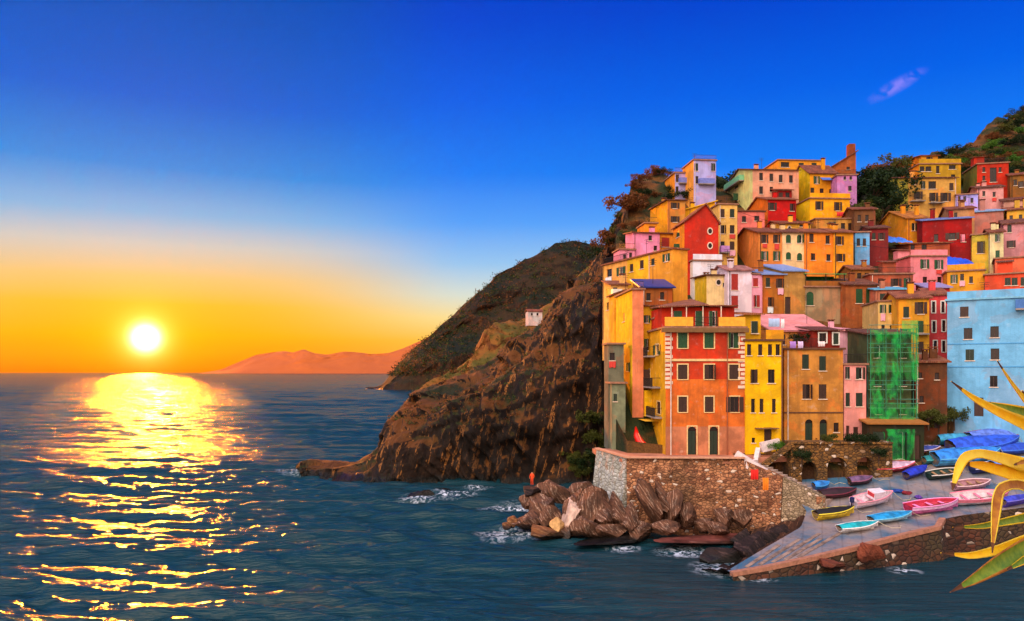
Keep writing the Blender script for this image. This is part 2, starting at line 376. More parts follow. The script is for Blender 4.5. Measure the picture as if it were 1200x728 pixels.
# ------------------------------------------------------------------ lofted slopes (waterline to ridge, then down the far side)
def loft(name, cols, nu, nv, mat, prof, disp, back=(60, -40), kind='structure', ratio=.72):
    """cols: (base x, base y, ridge x, ridge y, ridge z) in metres"""
    c = np.array(cols, float); u = np.linspace(0, len(c) - 1, nu); i = np.arange(len(c))
    q = [np.interp(u, i, c[:, j]) for j in range(5)]
    for j in range(5):                       # round the corners between control columns
        k = np.ones(7) / 7; q[j] = np.convolve(np.pad(q[j], 3, mode='edge'), k, 'valid')
    v = np.linspace(0, 1, nv); vv = v / ratio
    hf = np.interp(vv, [0, *prof[0], 1], [0, *prof[1], 1]); zf = np.clip(vv, 0, 1)
    X = q[0][None] + (q[2] - q[0])[None] * hf[:, None]; Y = q[1][None] + (q[3] - q[1])[None] * hf[:, None]
    Z = -2 + (q[4] + 2)[None] * zf[:, None]
    over = np.clip(vv - 1, 0, None)[:, None] / (1 / ratio - 1)
    Y = Y + over * back[0]; Z = Z + over ** 1.6 * back[1]; X = X + over * back[0] * (q[2] / q[3])[None]
    X, Y, Z = disp(X, Y, Z, zf[:, None] + 0 * X)
    return tag(grid_mesh(name, np.stack([X, Y, Z], -1), nu, nv, mat), kind=kind)
def wl(px, py): y = CAMZ * FP / (py - 436); return ((px - 600) / FP * y, y)
def col(bx, by, rx, ry, rY): a = wl(bx, by); r = P(rx, ry, rY); return (a[0], a[1], r.x, r.y, r.z)

# far mountains across the gulf
mt, tt, bb = newmat('mountain_haze_tint'); tt.links.new(mix(tt, noise(tt, .004, 6, coords(tt)), rgba((168, 80, 28)), rgba((190, 98, 38))), bb.inputs['Base Color']); bb.inputs['Roughness'].default_value = 1  # orange of the sunset haze is put into the base colour
ridge = [(235, 437), (262, 433), (278, 424), (292, 417), (312, 414), (330, 412), (345, 413), (358, 409), (372, 413), (388, 415), (405, 411.5), (420, 413), (436, 415), (455, 414), (470, 409), (486, 402), (500, 397), (530, 392), (580, 398)]
def md(X, Y, Z, zf):
    n = fbm(X / 700, Y / 700, 1, 5); return X, Y + n * 300 * zf, np.maximum(Z + n * 42 * zf * (1 - .5 * zf), -3)
D = 8500.0
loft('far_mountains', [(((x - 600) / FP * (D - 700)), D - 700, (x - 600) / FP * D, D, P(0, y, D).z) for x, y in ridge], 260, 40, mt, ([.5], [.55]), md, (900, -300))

# second headland, green with terraces
head_m = rock('headland_scrub_and_rock', (12, 9, 4), (54, 30, 12), (110, 64, 26), (0, 0, 0), .12, 1, .012, flatc=((20, 27, 8), (56, 38, 12)), flat=(.5, .75))
hc = [col(425, 456.5, 430, 455, 735), col(440, 457, 446, 452, 735), col(452, 457.6, 460, 436, 745), col(462, 458, 476, 420, 755), col(474, 458, 500, 396, 765), col(490, 458, 530, 372, 775),
      col(510, 458, 560, 342, 790), col(525, 458, 580, 322, 800), col(545, 458, 602, 312, 805), col(570, 458, 625, 301, 815), col(595, 458, 648, 288, 825), col(620, 458, 664, 284.5, 830), col(640, 458, 690, 286, 835),
      col(670, 458, 712, 289, 840), col(700, 458, 760, 292, 850)]
def hd(X, Y, Z, zf):
    n = fbm(X / 55, Y / 55, Z / 55, 5); t = np.sin(Z / 3.1 + n * 2.5)
    env = np.clip(zf * 5, .15, 1)
    return X + n * 5 * env, Y - n * 15 * env - t * 1.0, Z + fbm(X / 14, Y / 14, 9, 3) * 1.8 * env
loft('headland', hc, 340, 170, head_m, ([.25, .5], [.1, .42]), hd, (200, -60))

# near cliff
cliff_m = rock('cliff_rock', (8, 5, 4), (42, 25, 13), (186, 120, 58), (0, R(-12), R(4)), .9, 1, .06, flatc=((104, 60, 18), (38, 42, 12)), flat=(.6, .82))
cc = [col(358, 552, 362, 551.5, 127), col(372, 556, 378, 550, 127), col(395, 560, 400, 545, 127), col(415, 563, 424, 541, 126), col(432, 565, 448, 528, 127), col(446, 567, 462, 490, 131), col(466, 568, 478, 474, 134),
      col(486, 568, 494, 461, 138), col(510, 568, 520, 452, 143), col(540, 568, 548, 440, 147), col(566, 568, 572, 424, 152), col(592, 568, 600, 396, 156), col(616, 569, 626, 382, 162), col(640, 569, 648, 360, 170),
      col(664, 569, 672, 336, 176), col(690, 568, 692, 322, 180), col(708, 568, 706, 304, 182), *[((x - 600) / FP * 158, 158, P(x, y, 184).x, 184, P(x, y, 184).z) for x, y in ((719, 268), (727, 244), (736, 222), (748, 208), (762, 199), (780, 198), (806, 206))]]
def cdp(X, Y, Z, zf):
    env = np.clip(zf * 6, .25, 1)
    s = X * .97 + Z * .24; n = fbm(X / 16, Y / 16, Z / 16, 4)
    r1 = 1 - np.abs(vnoise(s / 3.4 + n * 1.3, Z / 40, 2)) * 2; r2 = 1 - np.abs(vnoise(s / 1.25 + n * 2.2, Z / 15, 7)) * 2
    ter = np.clip(1 - np.abs(zf - .93) * 8, 0, 1)
    r3 = 1 - np.abs(vnoise(s / .6 + n, Z / 7, 4)) * 2
    d = (n * 3.6 + (np.sign(r1) * np.abs(r1) ** .7 * 1.1 + np.sign(r2) * np.abs(r2) ** .7 * .6) * (.35 + .9 * np.clip(fbm(X / 9 + 40, Y / 9, Z / 9, 3) + .4, 0, 1.2)) + r3 * .3 + np.clip(vnoise((Z - X * .3) / 1.7 + n, X / 9, 11), -.3, .5) * .9) * env + fbm(X / 3, Y / 3, Z / 3, 4) * .7 * env
    return X - d * .35, Y - d, Z + n * 1.6 * env * (1 - ter * .3) + fbm(X / 4.5, Y / 4.5, 3, 3) * .55 * env
loft('cliff', cc, 640, 230, cliff_m, ([.25, .5, .75, .9], [.04, .11, .24, .5]), cdp, (60, -30), ratio=.8)
# lesser ridge of the cliff with rock knobs
kc = [col(478, 500, 486, 462, 250), col(488, 500, 500, 448, 252), col(500, 500, 516, 441, 255), col(515, 500, 530, 432, 258), col(525, 500, 556, 424, 262), col(545, 500, 566, 392, 266), col(560, 500, 578, 378, 270), col(580, 500, 600, 374, 275), col(600, 500, 622, 371, 280),
      col(640, 500, 648, 352, 290), col(670, 500, 676, 326, 296), col(690, 500, 700, 306, 300), col(720, 500, 730, 292, 300)]
def kd(X, Y, Z, zf):
    env = np.clip(zf * 6, .25, 1); n = fbm(X / 22, Y / 22, Z / 22, 5)
    return X + n * 2 * env, Y - n * 8 * env - np.sin(Z / 1.4 + n * 2) * .5, Z + fbm(X / 7, Y / 7, 3, 3) * 1.7 * env
loft('terraced_slope', kc, 240, 110, rock('slope_scrub_and_rock', (32, 20, 9), (124, 70, 28), (186, 122, 58), (0, R(-12), 0), .35, 1, .05, flatc=((92, 82, 24), (140, 88, 30)), flat=(.35, .6)), ([.25, .5, .75], [.12, .36, .66]), kd, (40, -20))

# hillside under the town
def slope_Y(py): return 58.9 / (.62 - (436 - py) / FP)      # where the slope stands behind a pixel row
def hill_z(Y): return .62 * (Y - 68.7)
def build_hill():
    ks = np.linspace(.135, .98, 330)
    px = ks * FP + 600
    rpy = np.interp(px, [690, 728, 745, 765, 790, 830, 860, 960, 1010, 1035, 1060, 1110, 1150, 1200, 1260, 1500], [330, 262, 205, 194, 196, 205, 208, 208, 214, 204, 188, 172, 150, 122, 95, 20])
    Yr = slope_Y(rpy); Yf = np.interp(px, [690, 735, 900, 925, 1020, 1080, 1110, 1500], [95, 83, 80.5, 78.5, 78.5, 80, 86.0, 86.0])
    v = np.linspace(0, 1, 200)
    Y = Yf[None] + (Yr - Yf)[None] * np.clip(v / .8, 0, 1)[:, None]; over = np.clip(v - .8, 0, 1)[:, None] / .2
    Z = hill_z(Y) - over ** 1.4 * 45; Yt = Y + over * 70
    Z[0] = -3; Z[1] = hill_z(Yf) ; Yt[1] = Yf
    X = ks[None] * Yt; top = np.clip((v[:, None] - .55) / .25, 0, 1)
    n = fbm(X / 14, Yt / 14, 2, 5); Z[2:] += (n * (1.0 + 1.4 * top) - .5 + fbm(X / 3.5, Yt / 3.5, 5, 3) * .6 * top)[2:]
    return grid_mesh('town_hill', np.stack([X, Yt, Z], -1), len(ks), len(v), rock('hill_scrub_and_soil', (30, 18, 9), (96, 58, 26), (150, 98, 52), (0, 0, 0), .5, 1, .07, flatc=((40, 50, 16), (118, 74, 30)), flat=(.45, .75)))
tag(build_hill(), kind='structure')
# right-hand high hill behind the town
hr = [(P(x, yb, Yb).x, Yb, P(x + 8, yr, Yr).x, Yr, P(x + 8, yr, Yr).z) for x, yb, Yb, yr, Yr in
      ((1000, 240, 190, 232, 235), (1040, 240, 190, 216, 240), (1075, 235, 195, 196, 250), (1100, 232, 200, 184, 255), (1130, 230, 205, 171, 262), (1160, 230, 205, 152, 270), (1190, 230, 205, 130, 280), (1220, 230, 205, 108, 290), (1270, 230, 205, 80, 300), (1400, 230, 205, 30, 320))]
def rd(X, Y, Z, zf):
    n = fbm(X / 26, Y / 26, Z / 26, 5); return X, Y - n * 6 - np.sin(Z / 1.5 + n * 3) * .7, Z + n * 2.6 + fbm(X / 5, Y / 5, 2, 3) * 1.2
loft('high_hill', hr, 220, 120, rock('high_hill_scrub', (36, 24, 10), (120, 70, 26), (176, 110, 44), (0, 0, 0), .2, 1, .035, flatc=((46, 56, 14), (110, 80, 24)), flat=(.3, .62)), ([.5], [.45]), rd, (80, -30))

# slipway and quay: one sloping paved surface down to the water
def slip_z(X, Y): t = Y - 60; return .6 + .0622 * (X - 17.9) + .15 * min(t, 12) + .333 * max(0, t - 12)
paving, tt, bb = newmat('quay_paving')
vv_ = coords(tt); pc = mix(tt, maprange(tt, noise(tt, .3, 6, vv_), .35, .68), rgba((150, 132, 128)), rgba((52, 98, 128)))
pc = mix(tt, maprange(tt, noise(tt, 1.6, 6, vv_, .7), .55, .75), pc, rgba((92, 74, 62)))
br = N(tt, 'ShaderNodeTexBrick'); tt.links.new(coords(tt, 'Object', None, (0, 0, R(-68))), br.inputs[0]); br.inputs['Scale'].default_value = .16; br.inputs['Mortar Size'].default_value = .012
br.inputs['Color1'].default_value = br.inputs['Color2'].default_value = (1, 1, 1, 1); br.inputs['Mortar'].default_value = (.84, .81, .8, 1)
tt.links.new(mix(tt, 1.0, pc, br.outputs[0], 'MULTIPLY'), bb.inputs['Base Color']); tt.links.new(maprange(tt, noise(tt, .5, 5, vv_), .4, .6, .35, .85), bb.inputs['Roughness'])
bump(tt, br.outputs[0], bb, .5, .05)
quay_side = masonry('quay_stone', (92, 46, 26), (58, 32, 22), (30, 18, 12), 1.5, .7)
edge = [(17.2, 60.0), (20.5, 60.8), (24.5, 62.1), (29.0, 63.7), (33.5, 65.5), (37.2, 66.8), (38.6, 68.6), (40.5, 69.2), (52, 71), (80, 76)]
def quay_poly():
    bm = bmesh.new(); n = 60
    def along(ln, f):
        f *= len(ln) - 1; i = min(int(f), len(ln) - 2); f -= i; return (ln[i][0] + (ln[i + 1][0] - ln[i][0]) * f, ln[i][1] + (ln[i + 1][1] - ln[i][1]) * f)
    far_ = [(17.0, 60.6), (21.5, 64.8), (25.9, 68.8), (27.8, 72.5), (28, 82), (34, 84), (42, 87), (56, 93), (70, 95), (80, 96)]
    g = [[bm.verts.new((x, y, slip_z(x, y))) for x, y in [(a[0] + (b[0] - a[0]) * j / 24, a[1] + (b[1] - a[1]) * j / 24) for j in range(25)]] for a, b in [(along(edge, i / n), along(far_, i / n)) for i in range(n + 1)]]
    for i in range(n):
        for j in range(24): bm.faces.new((g[i][j], g[i + 1][j], g[i + 1][j + 1], g[i][j + 1])).smooth = True
    for i in range(len(edge) - 1):
        a, b = edge[i], edge[i + 1]
        vs = [bm.verts.new(p) for p in ((a[0], a[1], slip_z(*a)), (b[0], b[1], slip_z(*b)), (b[0] + .4, b[1] - .6, -3), (a[0] + .4, a[1] - .6, -3))]
        q = bm.faces.new(vs); q.material_index = 1
    me = bpy.data.meshes.new('quay'); bm.to_mesh(me); bm.free(); me.materials.append(paving); me.materials.append(quay_side); return me
tag(link_mesh('quay', quay_poly()), kind='structure')
mb = MB()                                   # kerb along the edge of the quay
for i in range(len(edge) - 4):
    a, b = Vector((*edge[i], slip_z(*edge[i]))), Vector((*edge[i + 1], slip_z(*edge[i + 1]))); d = (b - a).normalized(); n = Vector((-d.y, d.x, 0))
    mb.slab([a - n * .12 + Vector((0, 0, .1)), b - n * .12 + Vector((0, 0, .1)), b + n * .4 + Vector((0, 0, .1)), a + n * .4 + Vector((0, 0, .1))], .35, plain('kerb_stone', (176, 118, 92), .8, 0, .3))
tag(mb.build('quay_kerb'), kind='structure')

# terrace below the houses and the stone walls that carry it
stone = masonry('rubble_stone', (206, 140, 96), (118, 66, 42), (70, 44, 28), 2.6, .6)
stone_g = masonry('grey_rubble_stone', (188, 160, 130), (132, 112, 84), (84, 66, 48), 2.8)
stone_b = masonry('brown_rubble_stone', (148, 100, 42), (84, 56, 26), (40, 26, 12), 2.4, .6)
TZ = 7.55
tag_t = MB()
terr = [(11.6, 77.8), (23.4, 77.4), (28.4, 79.2), (36.5, 79.0), (38, 84), (9.2, 88), (9.4, 84.6)]
tag_t.prism(terr, TZ - .5, TZ, plain('terrace_paving', (186, 120, 92), .85, 0, .3, .8)); tag(tag_t.build('terrace'), kind='structure')
def wall_mesh(mb, a, b, z0, z1, zb1, batter, m, th=.6):
    """wall from a to b (plan points), foot z0, top z1 at a and zb1 at b, leaning back by batter"""
    a, b = Vector((a[0], a[1], 0)), Vector((b[0], b[1], 0)); d = (b - a).normalized(); n = Vector((d.y, -d.x, 0)); Z = Vector((0, 0, 1))
    f0, f1 = a + n * batter + Z * z0, b + n * batter + Z * z0; t0, t1 = a + Z * z1, b + Z * zb1
    nu, nv = 30, 10; g = []
    for j in range(nv + 1):
        for i in range(nu + 1):
            p = (f0.lerp(f1, i / nu)).lerp(t0.lerp(t1, i / nu), j / nv)
            k = float(fbm(p.x / 1.1, p.y / 1.1, p.z / 1.1, 4)) * .26 if 0 < i < nu and j < nv else 0
            g.append(p + n * k)
    base = len(mb.v); mb.v += [tuple(p) for p in g]; k = mb.mi(m)
    for j in range(nv):
        for i in range(nu):
            q = base + j * (nu + 1) + i; mb.f.append((q, q + 1, q + nu + 2, q + nu + 1)); mb.m.append(k)
    mb.poly([t0, t1, t1 - n * th, t0 - n * th], m); mb.poly([f0, t0, t0 - n * th, f0 - n * th], m); mb.poly([f1, f1 - n * th, t1 - n * th, t1], m)
    mb.poly([t0 - n * th, t1 - n * th, f1 - n * th, f0 - n * th], m)
sw = empty('stone_wall', (17, 77.5, 3)); tag(sw, 'tall rubble stone retaining wall under the red and orange corner house', 'wall', None, 'thing')
mb = MB(); wall_mesh(mb, (11.6, 77.75), (23.4, 77.35), -1, TZ + .05, TZ + .05, 1.2, stone); o = mb.build('front_face', sw); o.matrix_parent_inverse = Matrix.Translation(-sw.location)
mb = MB(); wall_mesh(mb, (9.3, 84.6), (11.6, 77.75), -1, TZ + .25, TZ + .05, 1.0, masonry('limewashed_stone', (196, 196, 190), (160, 160, 150), (120, 112, 92), 1.8)); o = mb.build('side_face', sw); o.matrix_parent_inverse = Matrix.Translation(-sw.location)
mb = MB()
for a, b in (((11.45, 77.6), (23.4, 77.2)),): mb.slab([(a[0], a[1] - .15, TZ + .2), (b[0], b[1] - .15, TZ + .2), (b[0], b[1] + .35, TZ + .2), (a[0], a[1] + .35, TZ + .2)], .16, plain('coping_stone', (206, 150, 120), .8))
mb.slab([(9.1, 84.6, TZ + .42), (11.4, 77.6, TZ + .22), (11.9, 77.8, TZ + .22), (9.6, 84.7, TZ + .42)], .16, plain('coping_stone', (206, 150, 120), .8))
o = mb.build('coping', sw); o.matrix_parent_inverse = Matrix.Translation(-sw.location)
# flank wall of the stair that runs down to the slipway
fw = MB(); wall_mesh(fw, (23.45, 77.3), (26.4, 75.0), -.5, 7.4, 6.0, .9, stone, .7); wall_mesh(fw, (26.45, 74.95), (29.4, 72.5), .5, 6.0, 4.5, .6, stone_g, .7); wall_mesh(fw, (29.45, 72.5), (30.4, 74.2), .5, 4.5, 4.5, .2, stone, .7)
tag(fw.build('stair_wall'), 'low sloping rubble wall with pale top beside the stair down to the slipway', 'wall', None, 'thing')
st = empty('stone_staircase', (25, 78, 5)); tag(st, 'stone stair with whitewashed parapets descending from the yellow tower house', 'stairs')
mb = MB(); stepm = plain('stair_stone', (176, 150, 136), .85)
for i in range(16):
    f = i / 15; x = 24.6 + 5.6 * f; y = 78.3 - 4.6 * f; z = 7.3 - 3.2 * f
    Mx = Matrix.Translation((x, y, z)) @ Matrix.Rotation(R(-39), 4, 'Z'); mb.box((-.28, -.9, -2.5), (.28, .9, 0), stepm, Mx)
o = mb.build('steps', st); o.matrix_parent_inverse = Matrix.Translation(-st.location)
lime = plain('whitewash', (224, 206, 206), .8)
for a, b in (((22.9, 77.9, 8.3), (25.4, 76.3, 6.6)), ((25.4, 79.3, 8.5), (24.6, 77.6, 7.4)), ((25.6, 79.2, 9.0), (27.6, 79.6, 9.4))):
    mb = MB(); a, b = Vector(a), Vector(b); d = (b - a); d.z = 0; n = Vector((-d.y, d.x, 0)).normalized() * .22
    mb.slab([a - n, b - n, b + n, a + n], 1.0, lime); o = mb.build('parapet', st); o.matrix_parent_inverse = Matrix.Translation(-st.location)

# vaulted wall below the tan and pink houses
aw = empty('arched_wall', (32.5, 77.5, 6)); tag(aw, 'mossy brown stone wall with dark vaulted openings below the tan and pink houses', 'wall', None, 'thing')
def arched():
    bm_ = MB(); x0, x1, y0 = 28.3, 38.6, 77.9; zt = 9.0
    arches = [(29.4, 1.5), (32.0, 2.0), (35.0, 1.7)]      # left edge, width
    xs = x0; n = 14
    def lo(x): return slip_z(x, y0) - .6
    def col_(a, b, za, zb): bm_.poly([(a, y0, za), (b, y0, zb), (b, y0, zt), (a, y0, zt)], stone_b)
    for ax, aw_ in arches:
        bm_.poly([(xs, y0, lo(xs)), (ax, y0, lo(ax)), (ax, y0, zt), (xs, y0, zt)], stone_b)
        zs = lo(ax) + 2.0; r = aw_ / 2
        pts = [(ax + r - r * math.cos(math.pi * i / n), zs + r * math.sin(math.pi * i / n)) for i in range(n + 1)]
        for i in range(n): col_(pts[i][0], pts[i + 1][0], pts[i][1], pts[i + 1][1])
        full = [(ax, lo(ax))] + pts + [(ax + aw_, lo(ax + aw_))]
        for i in range(len(full) - 1): bm_.poly([(full[i][0], y0, full[i][1]), (full[i][0], y0 + 1.6, full[i][1]), (full[i + 1][0], y0 + 1.6, full[i + 1][1]), (full[i + 1][0], y0, full[i + 1][1])], stone_b)
        bm_.poly([(ax, y0 + 1.6, lo(ax)), (ax + aw_, y0 + 1.6, lo(ax)), (ax + aw_, y0 + 1.6, zs + r), (ax, y0 + 1.6, zs + r)], stone_b)
        xs = ax + aw_
    bm_.poly([(xs, y0, lo(xs)), (x1, y0, lo(x1)), (x1, y0, zt), (xs, y0, zt)], stone_b)
    bm_.slab([(x0, y0 - .15, zt + .2), (x1, y0 - .15, zt + .2), (x1, y0 + 2.2, zt + .2), (x0, y0 + 2.2, zt + .2)], .2, stone_b)
    bm_.poly([(x1, y0, lo(x1)), (x1, y0 + 2, lo(x1)), (x1, y0 + 2, zt), (x1, y0, zt)], stone_b); bm_.poly([(x0, y0, lo(x0)), (x0, y0 + 2, lo(x0)), (x0, y0 + 2, zt), (x0, y0, zt)], stone_b)
    return bm_
o = arched().build('vaulted_face', aw); o.matrix_parent_inverse = Matrix.Translation(-aw.location)
mb = MB(); mb.slab([(25.3, 77.6, 7.0), (28.3, 77.7, 9.2), (28.3, 78.2, 9.2), (25.3, 78.2, 7.0)], .5, stone_b); mb.slab([(25.3, 77.6, 7.0), (25.3, 78.2, 7.0), (23.9, 78.2, 4.5), (23.9, 77.6, 4.5)], .5, stone_b)
o = mb.build('buttress', aw); o.matrix_parent_inverse = Matrix.Translation(-aw.location)

# the ledge of rock the photographer stands on
def perch():
    bm = bmesh.new(); ring = [(-7, -14), (9, -14), (9, 4.75), (5, 4.9), (2.2, 4.4), (-7, 3.2)]
    for i, (x, y) in enumerate(ring): pass
    top = [bm.verts.new((x, y, 14.6)) for x, y in ring]; bot = [bm.verts.new((x * 1.0, y if y > 0 else y, -2)) for x, y in ring]
    bm.faces.new(top); n = len(ring)
    for i in range(n): bm.faces.new((top[i], top[(i + 1) % n], bot[(i + 1) % n], bot[i]))
    bmesh.ops.recalc_face_normals(bm, faces=bm.faces[:]); me = bpy.data.meshes.new('rock_ledge'); bm.to_mesh(me); bm.free(); me.materials.append(cliff_m); return me
tag(link_mesh('rock_ledge', perch()), kind='structure')

# ------------------------------------------------------------------ air
def build_haze():
    mb = MB(); m = bpy.data.materials.new('evening_haze'); m.use_nodes = True; t = m.node_tree; t.nodes.clear()
    pv = N(t, 'ShaderNodeVolumePrincipled'); o = N(t, 'ShaderNodeOutputMaterial'); t.links.new(pv.outputs[0], o.inputs['Volume'])
    pv.inputs['Color'].default_value = (1, .6, .25, 1); pv.inputs['Density'].default_value = .3e-5; pv.inputs['Anisotropy'].default_value = .78
    mb.box((-14500, -200, -4), (14500, 16500, 430), m); return tag(mb.build('haze'), kind='stuff')
build_haze()

# apron of dark rock between the stone wall and the slipway
def rock_apron():
    nu, nv = 60, 40; pts = np.zeros((nv, nu, 3)); a = np.array([(17.2, 60.3), (21.5, 64.6), (25.9, 68.6), (29.0, 72.2)]); b = np.array([(14.5, 64.5), (17.5, 70), (21, 75), (24.5, 77)])
    u = np.linspace(0, 3, nu); A_ = np.stack([np.interp(u, range(4), a[:, k]) for k in (0, 1)], -1); B_ = np.stack([np.interp(u, range(4), b[:, k]) for k in (0, 1)], -1)
    za = np.array([slip_z(x, y) - .05 for x, y in A_])
    for j in range(nv):
        f = j / (nv - 1); p = A_ * (1 - f) + B_ * f; z = za * (1 - f) + (-.9 + 2.0 * (u / 3) ** 2) * f; n = fbm(p[:, 0] / 1.6, p[:, 1] / 1.6, 0 * z, 5); s = np.abs(vnoise((p[:, 0] * .8 - p[:, 1] * .6) / .8, z, 3))
        pts[j] = np.stack([p[:, 0], p[:, 1], z + (n * .5 - s * .35) * min(1, f * 6)], -1)
    return grid_mesh('rock_apron', pts, nu, nv, rock('apron_rock', (14, 9, 7), (74, 44, 28), (150, 104, 76), (0, 0, R(36)), 2.0, 0, .3))
tag(rock_apron(), kind='structure')

sp_ = empty('slipway_planks', (22, 64, slip_z(22, 64))); tag(sp_, 'worn timber strips laid along the slipway near its seaward tip', 'slipway', None, 'thing')
for k in range(5):
    a, b = Vector((18.6 + k * 1.15, 60.95 + k * .32, 0)), Vector((22.6 + k * 1.3 + (k * 7 % 3) * .8, 65.0 + k * .28 + (k * 7 % 3) * .7, 0)); n = Vector((.69, -.72, 0)) * .16; mb = MB(); q = [a - n, b - n, b + n, a + n]
    mb.slab([Vector((v.x, v.y, slip_z(v.x, v.y) + .05)) for v in q], .09, plain('bleached_timber', (148, 122, 108), .85, 0, .55, 1.2)); o = mb.build('plank', sp_); o.matrix_parent_inverse = Matrix.Translation(-sp_.location)

# ================================================================== houses
def hit(px, py, o, t):
    """where the ray of a photograph pixel meets the vertical plane through o along t (plan): distance along t, height"""
    kx = (px - 600) / FP
    # (kx*Y - ox) * ty - (Y - oy) * tx = 0
    Y = (o.x * t.y - o.y * t.x) / (kx * t.y - t.x)
    p = Vector((kx * Y, Y, 0)); return (p - Vector((o.x, o.y, 0))).dot(Vector((t.x, t.y, 0))), CAMZ + (436 - py) / FP * Y
def holed_wall(mb, W, z0, z1, holes, m, conv, depth=.22, rev=None, top=None):
    """wall W wide with rectangular holes (u0,u1,v0,v1,arched); conv(u,depth,v) -> local point"""
    us = sorted({0, W, *[h[0] for h in holes], *[h[1] for h in holes]}); vs = sorted({z0, z1, *[h[2] for h in holes], *[h[3] for h in holes]})
    for i in range(len(us) - 1):
        for j in range(len(vs) - 1):
            uc, vc = (us[i] + us[i + 1]) / 2, (vs[j] + vs[j + 1]) / 2
            if any(h[0] < uc < h[1] and h[2] < vc < h[3] for h in holes): continue
            mb.poly([conv(us[i], 0, vs[j]), conv(us[i + 1], 0, vs[j]), conv(us[i + 1], 0, vs[j + 1]), conv(us[i], 0, vs[j + 1])], m)
    rev = rev or m
    for a, b, c, d, arch in holes:
        for q in (((a, 0, c), (b, 0, c), (b, 1, c), (a, 1, c)), ((a, 0, d), (a, 1, d), (b, 1, d), (b, 0, d)), ((a, 0, c), (a, 1, c), (a, 1, d), (a, 0, d)), ((b, 0, c), (b, 0, d), (b, 1, d), (b, 1, c))):
            mb.poly([conv(u, k * depth, v) for u, k, v in q], rev)
        if arch:
            r = (b - a) / 2; uc = (a + b) / 2; zs = d - r; n = 6
            for sgn in (-1, 1):
                pts = [(uc + sgn * r, d)] + [(uc + sgn * r * math.cos(math.pi / 2 * i / n), zs + r * math.sin(math.pi / 2 * i / n)) for i in range(n + 1)]
                for dd in (0,): mb.poly([conv(u, dd, v) for u, v in pts], m)
                for i in range(1, n + 1): mb.poly([conv(pts[i][0], 0, pts[i][1]), conv(pts[i + 1][0], 0, pts[i + 1][1]), conv(pts[i + 1][0], depth, pts[i + 1][1]), conv(pts[i][0], depth, pts[i][1])], rev)
def obox(mb, conv, u0, u1, d0, d1, v0, v1, m):
    p = [conv(u, d, v) for v in (v0, v1) for u, d in ((u0, d0), (u1, d0), (u1, d1), (u0, d1))]
    n = len(mb.v); mb.v += [tuple(q) for q in p]; k = mb.mi(m)
    for f in ((0, 3, 2, 1), (4, 5, 6, 7), (0, 1, 5, 4), (1, 2, 6, 5), (2, 3, 7, 6), (3, 0, 4, 7)): mb.f.append(tuple(n + i for i in f)); mb.m.append(k)
SHUT = {'s': GREEN, 'g': GREEN, 'G': GREEN, 'k': DKGREEN, 'r': RED, 'm': BROWN, 'b': BROWN}
wr = random.Random(77)
